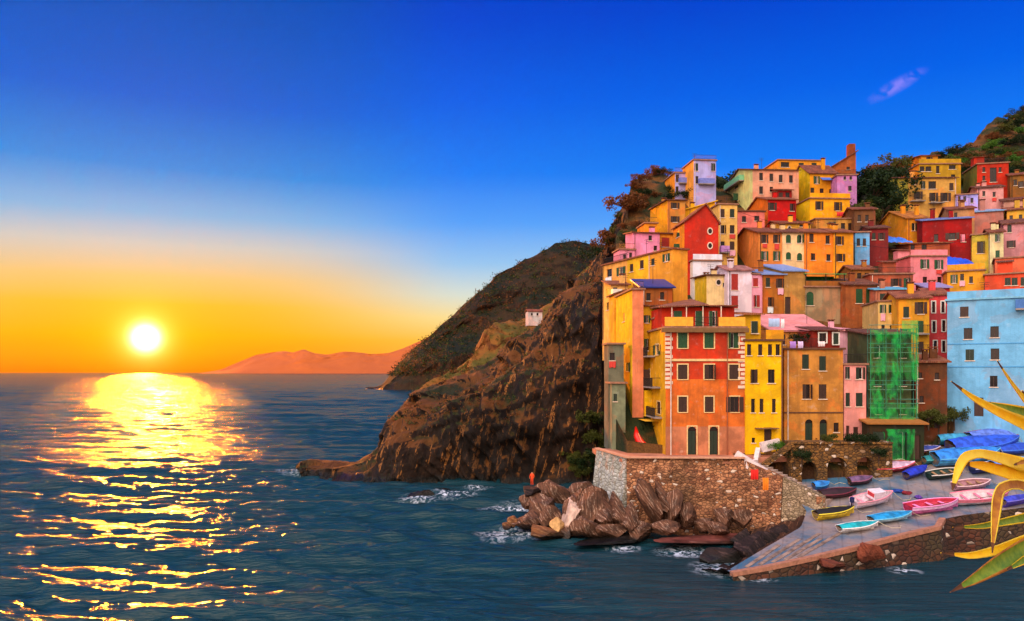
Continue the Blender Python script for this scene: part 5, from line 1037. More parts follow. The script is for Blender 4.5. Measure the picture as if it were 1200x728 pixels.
# ------------------------------------------------------------------ boats drawn up on the slipway
def slip_pt(px, py):
    k = (px - 600) / FP; m = (py - 436) / FP; lo, hi = 55.0, 110.0
    for _ in range(40):
        Y = (lo + hi) / 2
        if slip_z(k * Y, Y) < CAMZ - m * Y: lo = Y
        else: hi = Y
    return Vector((k * Y, Y, CAMZ - m * Y))
def boat(px, py, lpx, head, hull, rim, label, cover=None, inside=(150, 120, 90), stripe=None, beam=.36, cat='boat', group=None, lift=.12, cabin=None, deep=1.0, engine=False):
    p = slip_pt(px, py); hd = R(head); L = lpx / FP * p.y / max(.35, abs(math.cos(hd))) * 1.08
    root = empty('rowing_boat', p, 0); tag(root, label, cat, group)
    sx, sy = .0622, (.15 if p.y < 71.5 else .333); n = Vector((-sx, -sy, 1)).normalized(); f = Vector((math.cos(hd), math.sin(hd), 0)); f = (f - n * f.dot(n)).normalized(); s = n.cross(f)
    root.rotation_mode = 'XYZ'; root.rotation_euler = Matrix((f, s, n)).transposed().to_euler()
    Bm = max(1.1, L * beam); D = max(.55, L * .15) * deep; ns = 14
    hm = plain('boat_paint', hull, .5, 0, .45, 2.2); im = plain('boat_inside', inside, .6, 0, .25); rm = plain('boat_rim', rim, .45, 0, .1)
    def sec(t): return Bm / 2 * (.72 + .28 * math.sin(min(1, t / .45) * math.pi / 2)) * (1 - max(0, (t - .45) / .55) ** 2.3)
    def sheer(t): return D * (1 + .28 * max(0, t - .35) ** 1.6 + .06 * (1 - t))
    def ring(t, k=1.0, zk=0.0):
        b = max(.02, sec(t) * k); z1 = sheer(t); x = (t - .5) * L + (.04 * L * max(0, t - .8) if k == 1 else 0); kz = .02 + .35 * D * max(0, t - .75) ** 1.2 * 4 * .25 + zk
        return [(x, -b, z1), (x, -b * .93, D * .6 + kz), (x, -b * .62, D * .2 + kz), (x, 0, kz), (x, b * .62, D * .2 + kz), (x, b * .93, D * .6 + kz), (x, b, z1)]
    mb = MB(); R0 = [[Vector(q) + Vector((0, 0, lift)) for q in ring(i / ns)] for i in range(ns + 1)]; R1 = [[Vector(q) + Vector((0, 0, lift)) for q in ring(i / ns, .93, .05)] for i in range(ns + 1)]
    sm_ = plain('boat_stripe', stripe, .4) if stripe else hm
    for i in range(ns):
        for j in range(6):
            mb.poly([R0[i][j], R0[i + 1][j], R0[i + 1][j + 1], R0[i][j + 1]], sm_ if j in (0, 5) else hm); mb.poly([R1[i][j], R1[i][j + 1], R1[i + 1][j + 1], R1[i + 1][j]], im)
        for j in (0, 6): mb.poly([R0[i][j], R1[i][j], R1[i + 1][j], R0[i + 1][j]], rm)
    mb.poly(R0[0], hm); mb.poly(list(reversed(R1[0])), im); mb.poly(R0[-1], hm)
    mb.build('hull', root)
    mb = MB(); mb.tube([r[0] + Vector((0, -.01, 0)) for r in R0] + [r[6] + Vector((0, .01, 0)) for r in reversed(R0)], .05, rm, 6); mb.build('gunwale', root)
    mb = MB(); mb.box((-L * .46, -.03, 0), (L * .4, .03, lift + .05), hm); mb.build('keel', root)
    if cover:
        mb = MB(); cm = plain('boat_cover', cover, .75, 0, .5, 1.6); g = []; nw = 8; sd = random.Random(int(px * 7 + py))
        for i in range(ns + 1):
            t = i / ns; b = max(.03, sec(t)) * 1.04
            for j in range(nw + 1):
                q = j / nw * 2 - 1; hgt = sheer(t) + lift + .02 + D * .55 * (1 - abs(q) ** 1.5) * (1 - .5 * t) * (.4 + .6 * math.sin(math.pi * min(1, t * 1.1 + .12))) + sd.uniform(-.03, .03) * D * 2
                g.append(((t - .5) * L * 1.01, q * b, hgt - (.18 * D if abs(q) == 1 else 0)))
        mb.v += g; k = mb.mi(cm)
        for i in range(ns):
            for j in range(nw): q = i * (nw + 1) + j; mb.f.append((q, q + nw + 1, q + nw + 2, q + 1)); mb.m.append(k)
        mb.build('cover', root, True)
    else:
        for t in (.22, .48, .72):
            mb = MB(); b = sec(t) * .93; mb.box(((t - .5) * L - .12, -b, D * .68 + lift), ((t - .5) * L + .12, b, D * .68 + lift + .05), plain('boat_bench', rim if stripe else (170, 130, 90), .6)); mb.build('bench', root)
        mb = MB(); mb.tube([(-L * .25, -Bm * .2, D * .74 + lift + .06), (L * .3, -Bm * .12, D * .74 + lift + .1)], .03, WOOD, 5); mb.build('oar', root)
    rp_ = random.Random(int(px + py)); e = L * .5; z0 = sheer(.97) + lift; yy = rp_.uniform(-.9, .9)
    mb = MB(); mb.tube([(e, 0, z0), (e + .5, yy * .3, z0 * .45), (e + 1.0, yy * .7, .03), (e + 1.7, yy, .03), (e + 2.1, yy * .4, .03)], .025, plain('pale_rope', (206, 190, 160), .9), 5); mb.build('mooring_rope', root)
    if cabin:
        mb = MB(); c_ = plain('cabin_paint', cabin, .4); b = sec(.6) * .7
        mb.slab([(-.05 * L, -b, D * 1.75 + lift), (.25 * L, -b * .8, D * 1.6 + lift), (.25 * L, b * .8, D * 1.6 + lift), (-.05 * L, b, D * 1.75 + lift)], D * .9, c_); cb = mb.build('cabin', root)
        mb = MB(); mb.box((-.065 * L, -b * .8, D * 1.15 + lift), (-.052 * L, b * .8, D * 1.6 + lift), plain('red_panel', (206, 50, 60), .4)); mb.build('panel', cb)
    if engine:
        mb = MB(); mb.box((-L * .5 - .32, -.14, D * .9 + lift), (-L * .5 - .03, .14, D * 1.5 + lift), plain('engine_cowl', (30, 40, 90), .4)); mb.tube([(-L * .5 - .18, 0, D * .9 + lift), (-L * .5 - .2, 0, lift * .3)], [.07, .05], IRON); mb.build('engine', root)
    return root
GBT = 'boats drawn up on the slipway'
boat(978, 607, 46, 14, (236, 200, 40), (250, 226, 60), 'yellow boat under a black cover, nearest the stair wall', (22, 18, 20), group=GBT)
boat(1022, 592, 48, 18, (238, 226, 240), (240, 150, 170), 'white boat with a red and white cabin and dark engine', None, (230, 210, 220), stripe=(244, 200, 214), cabin=(240, 224, 236), group=GBT, engine=True, deep=1.2)
boat(1006, 622, 46, 12, (240, 232, 226), (250, 240, 236), 'low white boat with a turquoise cover at the quay edge', (20, 176, 186), group=GBT, deep=.75)
boat(1044, 611, 50, 14, (180, 214, 230), (120, 200, 230), 'flat boat draped in bright cyan cloth behind the turquoise one', (24, 150, 214), group=GBT, deep=.7)
boat(1093, 600, 60, 11, (236, 120, 190), (250, 150, 210), 'open pink and magenta boat with a crimson inside at the quay edge', None, (190, 40, 70), stripe=(240, 190, 230), group=GBT)
boat(1047, 553, 46, 7, (150, 20, 40), (220, 60, 80), 'crimson boat under a white cover in front of the vaulted wall', (236, 196, 224), group=GBT)
boat(1073, 558, 30, 30, (20, 30, 120), (30, 50, 170), 'small ultramarine boat with a blue cover', (28, 52, 200), group=GBT)
boat(1107, 560, 40, 10, (16, 46, 40), (222, 216, 210), 'dark green boat with a white rim', None, (30, 60, 56), group=GBT)
boat(1132, 543, 74, 7, (70, 160, 220), (100, 190, 236), 'long boat under a sky blue cover, front of the blue rank', (40, 130, 226), group=GBT)
boat(1152, 530, 78, 7, (40, 70, 190), (60, 110, 220), 'long boat under a deep blue cover, second in the blue rank', (34, 84, 220), group=GBT)
boat(1168, 519, 66, 7, (110, 20, 50), (150, 40, 70), 'maroon boat with a pale blue cover, third in the rank', (90, 120, 214), group=GBT)
boat(1180, 509, 56, 6, (200, 40, 80), (240, 130, 150), 'pinkish red open boat at the back of the rank by the blue block', None, (150, 40, 60), group=GBT)
boat(1119, 521, 40, 4, (30, 120, 140), (60, 180, 190), 'teal boat with a humped light blue cover beside the brown stone house', (60, 160, 210), group=GBT, deep=1.3)
boat(1148, 590, 60, 4, (244, 230, 234), (230, 120, 150), 'white boat with a pink line lying behind the agave', None, (220, 200, 206), stripe=(236, 130, 150), group=GBT)
boat(1190, 592, 36, 20, (70, 50, 170), (120, 110, 210), 'violet-blue boat nearest the frame edge behind the agave', (60, 70, 200), group=GBT)
boat(1138, 573, 42, 8, (200, 150, 170), (240, 200, 206), 'greyish pink boat between the dark green and the white ones', None, (170, 120, 130), group=GBT)
boat(982, 583, 40, 8, (70, 18, 34), (120, 40, 60), 'dark maroon boat behind the yellow one', (46, 16, 30), group=GBT)
boat(962, 574, 18, 12, (30, 110, 190), (60, 150, 220), 'tiny bright blue boat beside the stair wall end', (40, 130, 214), group=GBT)
boat(1084, 532, 32, 6, (226, 120, 70), (236, 214, 220), 'orange and white boat with a small blue cover below the green store', (70, 90, 190), group=GBT)
boat(1008, 568, 26, 10, (60, 30, 40), (150, 90, 120), 'small dark boat with a mauve cover under the vaults', (110, 80, 120), group=GBT)
boat(1192, 532, 48, 7, (30, 70, 170), (60, 120, 220), 'royal blue covered boat right of the deep blue one in the rank', (30, 76, 200), group=GBT)
boat(1188, 550, 52, 8, (60, 130, 200), (110, 180, 230), 'light blue covered boat in front of the rank, half behind the agave', (60, 140, 224), group=GBT)
boat(1160, 553, 44, 8, (30, 40, 110), (200, 200, 220), 'navy open boat with a pale rim in front of the blue rank', None, (60, 80, 130), group=GBT)
boat(1096, 543, 28, 12, (20, 110, 120), (90, 190, 190), 'small teal covered boat behind the dark green one', (24, 130, 140), group=GBT)
for x, y, c, lab in ((1062, 579, (130, 24, 40), 'small dark red heap of netting on the slipway'), (1076, 584, (96, 60, 160), 'small violet heap of netting on the slipway'), (1052, 577, (30, 70, 160), 'small blue heap of netting on the slipway'), (1066, 590, (120, 110, 90), 'small straw-coloured heap of netting on the slipway')):
    me = bvar[3].copy(); me.materials[0] = plain('netting_heap', c, .9, 0, .6, 5); me.polygons.foreach_set('use_smooth', [True] * len(me.polygons)); o = link_mesh('net_heap', me); o.location = slip_pt(x, y) + Vector((0, 0, .12)); o.scale = (.75, .5, .28); o.rotation_euler = (.1, .1, x); tag(o, lab, 'net heap', None, 'thing')
# red hull stood on end against the yellow flank
rb = empty('canoe', P(752, 524, 84.2), R(-20)); tag(rb, 'bright red canoe propped up against the foot of the yellow flank', 'canoe')
mb = MB(); rm_ = plain('red_canoe_paint', (226, 28, 18), .35, 0, .15); pts = [P(745, 500, 84), P(746, 510, 84), P(750, 519, 83.8), P(757, 526, 83.6), P(766, 529.5, 83.4), P(777, 530.5, 83.2)]
inv = rb.matrix_basis.inverted(); mb.tube([inv @ p for p in pts], [.08, .34, .48, .52, .42, .1], rm_, 10); mb.build('hull', rb, True)
mb = MB(); mb.tube([inv @ (p + Vector((.1, -.4, .25))) for p in pts[1:-1]], .05, plain('canoe_rim', (250, 150, 110), .4), 6); mb.build('gunwale', rb)

# ------------------------------------------------------------------ trees, shrubs, undergrowth
LEAF_D = leafmat('dark_evergreen_leaves', (16, 30, 12), (40, 62, 20)); LEAF_O = leafmat('olive_leaves', (50, 60, 18), (98, 100, 36)); LEAF_G = leafmat('bright_green_leaves', (40, 84, 20), (96, 140, 40)); LEAF_R = leafmat('rust_brown_leaves', (74, 40, 18), (140, 84, 36))
BARK = plain('bark', (70, 50, 36), .95, 0, .4)
def quad_leaf(mb, p, s, rd_, m):
    a = Vector((rd_.gauss(0, 1), rd_.gauss(0, 1), rd_.gauss(0, 1))).normalized(); b = a.cross(Vector((rd_.gauss(0, 1), rd_.gauss(0, 1), rd_.gauss(0, 1)))).normalized()
    mb.poly([p - a * s, p + b * s * .55, p + a * s, p - b * s * .55], m)
def crown_mesh(seed, kind, m):
    rd_ = random.Random(seed); mb = MB(); cl = []
    if kind == 'round': cl = [(Vector((rd_.gauss(0, .42), rd_.gauss(0, .42), rd_.uniform(.35, 1.0))), rd_.uniform(.2, .36)) for _ in range(20)]
    if kind == 'pine': cl = [(Vector((rd_.gauss(0, .34), rd_.gauss(0, .3), rd_.uniform(.55, .9))), rd_.uniform(.16, .32)) for _ in range(20)]
    if kind == 'cypress': cl = [(Vector((rd_.gauss(0, .1), rd_.gauss(0, .1), z)), .1 + .22 * (1 - z)) for z in [i / 22 for i in range(2, 22)]]
    for c, r in cl:
        for _ in range(90):
            d = Vector((rd_.gauss(0, 1), rd_.gauss(0, 1), rd_.gauss(0, 1))).normalized() * r * rd_.uniform(.45, 1.08); d.z *= .75; quad_leaf(mb, c + d, rd_.uniform(.035, .075), rd_, m)
    return mb.mesh('crown')
def trunk_mesh(kind, seed):
    rd_ = random.Random(seed); mb = MB(); mb.tube([(0, 0, -.25), (.02, 0, .2), (-.02, .01, .5), (.02, 0, .8)], [.06, .045, .035, .015], BARK)
    if kind != 'cypress':
        for _ in range(6): a = rd_.uniform(0, 6.28); z = rd_.uniform(.3, .55); mb.tube([(0, 0, z), (.22 * math.cos(a), .22 * math.sin(a), z + .2), (.45 * math.cos(a), .45 * math.sin(a), z + .34)], [.028, .02, .008], BARK)
    return mb.mesh('trunk')
CR = {(k, n): crown_mesh(s, k, m) for s, (k, n, m) in enumerate((('round', 'd', LEAF_D), ('round', 'o', LEAF_O), ('round', 'g', LEAF_G), ('round', 'r', LEAF_R), ('pine', 'd', LEAF_D), ('pine', 'r', LEAF_R), ('cypress', 'd', LEAF_D)))}
TR = {k: trunk_mesh(k, i) for i, k in enumerate(('round', 'pine', 'cypress'))}
rt_ = random.Random(3)
from mathutils.bvhtree import BVHTree
_bv = {}
def ground(px, py, names):
    best = None; d = Vector(((px - 600) / FP, 1, (436 - py) / FP))
    for nm in names:
        if nm not in _bv: me = bpy.data.objects[nm].data; _bv[nm] = BVHTree.FromPolygons([v.co for v in me.vertices], [p.vertices for p in me.polygons])
        h = _bv[nm].ray_cast(Vector((0, 0, CAMZ)), d)
        if h[0] is not None and (best is None or h[0].y < best): best = h[0].y
    return best
def tree(px, py, hpx, kind, n, label, Y=None, group=None, wide=1.0, name=None, ray=False):
    Y = (ground(px, py, ('town_hill', 'high_hill', 'cliff')) if ray else None) or Y or slope_Y(py); h = hpx / FP * Y; r = empty(name or ('tree' if kind == 'round' else kind + '_tree'), P(px, py, Y), rt_.uniform(0, 6)); tag(r, label, 'tree', group)
    t = link_mesh('trunk', TR[kind], r); t.scale = (h, h, h); c = link_mesh('crown', CR[(kind, n)], r); c.scale = (h * wide, h * wide, h); return r
tree(735, 256, 28, 'pine', 'r', 'wide rust-brown pine leaning out over the west shoulder', None, wide=1.0, ray=True)
tree(722, 284, 22, 'cypress', 'd', 'dark slim cypress at the cliff top edge', 180, wide=1.2); tree(713, 300, 26, 'round', 'r', 'brown bushy tree lowest on the cliff top edge', 178, wide=.9); tree(729, 292, 22, 'round', 'o', 'olive bush-like tree beside the slim cypress', 178)
tree(706, 312, 20, 'round', 'd', 'dark tree where the cliff meets the apricot house', 176)
tree(847, 240, 30, 'round', 'd', 'dark tree on the skyline between the lavender block and the large house', 158, wide=.8); tree(808, 238, 14, 'round', 'd', 'round dark shrub tree on the lavender house terrace', 146, wide=1.2)
tree(776, 214, 14, 'round', 'r', 'small brown tree behind the lower lavender house', 178, wide=1.2)
GT = 'dark trees between the houses below the skyline'; LT = 'dark evergreen tree in the shady gap between lilac house and yellow-green house'
for x, y, h_, k in ((1012, 244, 34, 'round'), (1024, 250, 36, 'round'), (1034, 262, 30, 'round'), (1016, 266, 22, 'round'), (1004, 262, 22, 'round'), (1028, 232, 28, 'round'), (1038, 240, 26, 'round'), (1044, 226, 26, 'round'), (1018, 226, 24, 'round')):
    tree(x, y, h_, k, rt_.choice('dd' if k == 'cypress' else 'ddo'), LT, None, GT)
tree(1043, 214, 26, 'round', 'o', 'olive tree on the skyline left of the amber attic house', wide=1.1); tree(1028, 216, 20, 'round', 'r', 'small russet tree breaking the skyline beside the olive one')
GH = 'trees and bushes over the high hill'; LH = 'dark bushy tree on the high hill slope behind the upper houses'
for i in range(120):
    x = rt_.uniform(1085, 1235); u = rt_.random(); yr = np.interp(x, [1085, 1110, 1150, 1200, 1240], [190, 180, 158, 124, 100]); y = yr + 8 + u ** .8 * (212 - yr); Y = 262 - (y - yr) * .45 + (x - 1085) * .18
    tree(x, y, rt_.uniform(6, 12), 'round', rt_.choice('dogodr'), LH, Y, GH, wide=1.25, ray=True)
GK = 'brown and olive bushes on the west shoulder'; LK_ = 'low brown-olive bush on the rocky west shoulder above the pink houses'
for i in range(34):
    x = rt_.uniform(716, 800); y0 = np.interp(x, [714, 730, 745, 765, 800], [290, 240, 212, 200, 204]); y = y0 + 4 + rt_.random() * 62
    if ground(x, y, ('town_hill', 'cliff')) is None: continue
    tree(x, y, rt_.uniform(5, 10), 'round', rt_.choice('rrod'), LK_, None, GK, wide=1.3, name='bush', ray=True)
GD = 'bushes at the foot of the terrace'; LD = 'green bush on the rocky bank between the cliff and the terrace wall'
for x, y, h_, Y in ((700, 545, 26, 90), (690, 555, 26, 92), (708, 528, 26, 89), (716, 514, 20, 87.5), (682, 562, 22, 94), (704, 505, 26, 92), (696, 524, 28, 94), (712, 548, 16, 85.5), (722, 540, 12, 83.5), (676, 548, 24, 99), (690, 500, 24, 100)):
    tree(x, y, h_ * .7, 'round', rt_.choice('dood'), LD, Y, GD, wide=1.1, name='bush', ray=True)
tree(948, 408, 16, 'round', 'd', 'dark potted bush on the tan house roof terrace', 84.5, wide=1.1, name='bush')
tree(910, 531, 13, 'round', 'g', 'round bush with red blossom beside the slim yellow house door', 79.5, name='bush')
for x, y, h_, Y in ((1000, 524, 14, 78.5), (1018, 526, 15, 78.4), (970, 522, 12, 78.6), (940, 545, 16, 77.0), (1030, 540, 14, 77.3), (1100, 505, 20, 84), (1118, 500, 20, 85), (1088, 500, 18, 83)):
    tree(x, y, h_, 'round', rt_.choice('od'), 'straggling olive bush growing on the vaulted wall or the stones beside it', Y, 'bushes about the vaulted wall', name='bush')

def undergrowth():
    mb = MB(); rd_ = random.Random(11); dg = bpy.context.evaluated_depsgraph_get()
    for nm, n, s, cond, ms in (('town_hill', 1500, (.35, .8), lambda v: v.normal.z > .3, (LEAF_D, LEAF_O, LEAF_R)), ('cliff', 1300, (.3, .75), lambda v: v.normal.z > .5 and v.co.z > 8, (LEAF_O, LEAF_R, LEAF_R, LEAF_D)),
                               ('headland', 1700, (2.0, 4.5), lambda v: v.normal.z > .2 and v.co.z > 12 and v.co.y < 880, (LEAF_D, LEAF_O, LEAF_D, LEAF_R)), ('terraced_slope', 900, (.6, 1.4), lambda v: v.normal.z > .2 and v.co.z > 8, (LEAF_D, LEAF_O, LEAF_R)), ('high_hill', 1200, (.7, 1.7), lambda v: v.normal.z > .2, (LEAF_D, LEAF_O, LEAF_D, LEAF_R))):
        vs = [v for v in bpy.data.objects[nm].data.vertices if cond(v)]
        for _ in range(n):
            v = rd_.choice(vs); r = rd_.uniform(*s); m = rd_.choice(ms)
            for _ in range(14):
                d = Vector((rd_.gauss(0, 1), rd_.gauss(0, 1), abs(rd_.gauss(0, .8)))) * r * .5; quad_leaf(mb, v.co + d, r * rd_.uniform(.14, .28), rd_, m)
    return tag(mb.build('undergrowth'), 'low scrub and brush growing over the hills', 'undergrowth', None, 'stuff')
undergrowth()

# ------------------------------------------------------------------ white house and ruin on the far slope
def far_house(px, py, wpx, hpx, Y, c, label, roofc=(160, 80, 50)):
    r = empty('cottage', P(px, py, Y), R(12)); tag(r, label, 'house'); w, h = wpx / FP * Y, hpx / FP * Y; mb = MB(); mb.box((0, 0, -2.5), (w, w * .8, h), plaster(c, .3)); b = mb.build('wall', r)
    mb = MB(); e = .3; mb.slab([(-e, -e, h), (w + e, -e, h), (w + e, w * .4, h + w * .2), (-e, w * .4, h + w * .2)], .15, tiles(roofc)); mb.slab([(-e, w * .4, h + w * .2), (w + e, w * .4, h + w * .2), (w + e, w * .8 + e, h), (-e, w * .8 + e, h)], .15, tiles(roofc)); mb.build('roof', r)
    for q in (.25, .65): add_window(r, lambda u, d, v: Vector((u, d - .21, v)), w * q - .3, w * q + .3, h * .4, h * .78, 'd', None, False)
far_house(619, 373, 17, 8, 262, (214, 200, 196), 'white cottage alone on the terraced slope')
far_house(690, 334, 13, 16, 176, (236, 170, 70), 'small yellow hut on the cliff top below the west houses')
far_house(524, 430, 22, 3.5, 700, (180, 150, 70), 'long low pale building beside the coast path on the headland')

# ------------------------------------------------------------------ washing, tarpaulin, cloths
def cloth(name, label, px, py, w, h, Y, c, cat='laundry', group=None, folds=3):
    mb = MB(); n, m_ = 12, 6; W2, H2 = w / FP * Y, h / FP * Y; mat = plain('cloth', c, .85, 0, .12)
    mb.v += [((i / n - .5) * W2, .06 * math.sin(i / n * folds * 6.28) * (1 - j / m_ * .6) - .08 * math.sin(math.pi * j / m_), (j / m_) * H2 - .05 * H2 * math.sin(i / n * 3.14) * (j == m_)) for j in range(m_ + 1) for i in range(n + 1)]; k = mb.mi(mat)
    for j in range(m_):
        for i in range(n): q = j * (n + 1) + i; mb.f.append((q, q + 1, q + n + 2, q + n + 1)); mb.m.append(k)
    o = mb.build(name, None, True); o.location = P(px, py + h / 2, Y); o.data.polygons.foreach_set('use_smooth', [True] * len(o.data.polygons)); return tag(o, label, cat, group)
zc = Cc['o'].y - .25
cloth('washing', 'lilac sheet drying on the tan house terrace rail', 929, 404, 7, 8, zc, (176, 130, 214)); cloth('washing', 'pale mauve sheet drying beside the lilac one on the terrace', 938, 404, 6, 8, zc, (214, 190, 230))
cloth('washing', 'white and red cloth hung on the crimson roof shed', 962.5, 403, 8, 6, zc + .2, (236, 214, 214))
cloth('washing', 'pale blue sheet hung across the small house above the slim yellow one', 907, 378, 13, 10, 86, (176, 200, 240)); cloth('washing', 'white sheet beside the pale blue one', 917, 379, 4, 11, 86, (240, 232, 236))
cloth('washing', 'white shirt drying on the dark crimson house', 1118, 276, 6, 8, Fx['o'].y - 1.2, (220, 206, 226)); cloth('washing', 'pink towel drying on the dark crimson house', 1128, 279, 5, 9, Fx['o'].y - 2.0, (236, 130, 150)); cloth('washing', 'pale towel drying low on the dark crimson house', 1103, 280, 4, 8, Fx['o'].y - .6, (230, 190, 190))
cloth('washing', 'lilac blanket over a window sill of the mustard house', 800, 259, 8, 5, Qq['o'].y + .4, (200, 150, 220))
cloth('towel', 'scarlet cloth hung over the stair wall', 884, 556, 9, 12, 75.0, (226, 30, 22), 'cloth'); cloth('towel', 'orange cloth hung over the stair wall beside the scarlet one', 897, 567, 7, 15, 73.6, (240, 130, 20), 'cloth')
cloth('washing', 'red cloth on the golden house balcony', 985, 251, 9, 5, T_['o'].y - .3, (206, 40, 40))
cloth('awning', 'blue and white cloth shade on the brown shoulder beside the leaning pine', 746, 240, 12, 13, 172, (150, 180, 240), 'awning')
def tarp(px0, px1, py0, py1, Y, c, label):
    mb = MB(); n, m_ = 16, 10; rd_ = random.Random(9); a, b = P(px0, py1, Y), P(px1, py1, Y - 2.5); hgt = (py1 - py0) / FP * Y; mat = plain('tarpaulin', c, .45, 0, .35, .6)
    for j in range(m_ + 1):
        for i in range(n + 1):
            p = a.lerp(b, i / n); f = j / m_; mb.v.append(tuple(p + Vector((0, f * 4.2, hgt * (f ** .6) * (1 - .25 * i / n) + .25 * math.sin(i * 1.1) * math.sin(f * 3.1) + rd_.uniform(-.08, .08)))))
    k = mb.mi(mat)
    for j in range(m_):
        for i in range(n): q = j * (n + 1) + i; mb.f.append((q, q + 1, q + n + 2, q + n + 1)); mb.m.append(k)
    return tag(mb.build('tarpaulin'), label, 'tarpaulin')
tarp(1111, 1154, 293, 319, 117, (30, 90, 226), 'crumpled bright blue tarpaulin over the amber house roof'); tarp(1036, 1070, 271, 284, 126, (70, 130, 236), 'light blue tarpaulin on the roof behind the large pink house')

# ------------------------------------------------------------------ the fisherman in orange on the rocks
def person(loc, h, top, legs, face, label):
    bm = bmesh.new(); s = h / 1.75
    J = {'pel': (0, 0, .95), 'wai': (0, 0, 1.1), 'che': (0, .01, 1.34), 'nec': (0, .0, 1.5), 'hea': (0, -.02, 1.6), 'cro': (0, -.01, 1.71),
         'hl': (.1, 0, .9), 'kl': (.11, -.03, .5), 'al': (.12, .02, .09), 'tl': (.13, -.14, .04), 'hr': (-.1, 0, .9), 'kr': (-.12, -.02, .5), 'ar': (-.13, .02, .09), 'tr': (-.14, -.14, .04),
         'sl': (.19, 0, 1.42), 'el': (.27, -.02, 1.15), 'wl': (.22, -.2, .98), 'gl': (.19, -.27, .95), 'sr': (-.19, 0, 1.42), 'er': (-.27, -.02, 1.15), 'wr': (-.25, -.14, .92), 'gr': (-.24, -.2, .86)}
    rad = dict(pel=.15, wai=.14, che=.17, nec=.06, hea=.1, cro=.085, hl=.1, kl=.065, al=.045, tl=.04, hr=.1, kr=.065, ar=.045, tr=.04, sl=.08, el=.05, wl=.035, gl=.035, sr=.08, er=.05, wr=.035, gr=.035)
    vs = {k: bm.verts.new(Vector(v) * s) for k, v in J.items()}
    for a, b in 'pel wai,wai che,che nec,nec hea,hea cro,pel hl,hl kl,kl al,al tl,pel hr,hr kr,kr ar,ar tr,che sl,sl el,el wl,wl gl,che sr,sr er,er wr,wr gr'.replace(',', '|').split('|') and [p.split() for p in 'pel wai|wai che|che nec|nec hea|hea cro|pel hl|hl kl|kl al|al tl|pel hr|hr kr|kr ar|ar tr|che sl|sl el|el wl|wl gl|che sr|sr er|er wr|wr gr'.split('|')]: bm.edges.new((vs[a], vs[b]))
    me = bpy.data.meshes.new('person'); bm.verts.index_update(); idx = {k: v.index for k, v in vs.items()}; bm.to_mesh(me); bm.free()
    o = bpy.data.objects.new('person', me); C.objects.link(o); sk = o.modifiers.new('skin', 'SKIN'); o.modifiers.new('sub', 'SUBSURF').levels = 2
    for k, i in idx.items(): d = me.skin_vertices[0].data[i]; d.radius = (rad[k] * s, rad[k] * s); d.use_root = k == 'pel'
    dg = bpy.context.evaluated_depsgraph_get(); nm = bpy.data.meshes.new_from_object(o.evaluated_get(dg)); bpy.data.objects.remove(o)
    skin = plain('skin', (206, 140, 106), .6); tm = plain('orange_jacket', top, .7); lm = plain('orange_trousers', legs, .75); hm = plain('dark_hair', (50, 32, 24), .8)
    nm.materials.clear()
    for m in (skin, tm, lm, hm): nm.materials.append(m)
    for p in nm.polygons:
        z = p.center.z / s; x = abs(p.center.x) / s; y = p.center.y / s
        p.material_index = 3 if (z > 1.68 or (z > 1.58 and y > .02)) else 0 if z > 1.5 else (0 if (x > .17 and z < .96 and z > .8) else 1 if z > .93 else 3 if z < .1 else 2); p.use_smooth = True
    nm.name = 'person'; r = link_mesh('person', nm); r.location = loc; r.rotation_euler = (0, 0, R(-20)); tag(r, label, 'person'); return r
pr = P(623.5, 569, 83.5); person(pr, 1.5, (240, 74, 12), (226, 66, 16), None, 'person in an orange jacket and trousers standing on the breakwater rocks')
boulder(624, 575, 30, 13, 83.5, 'flat-topped dark boulder under the person in orange', None, bould_d, rot=(0, 0, .2), dy=1.4)

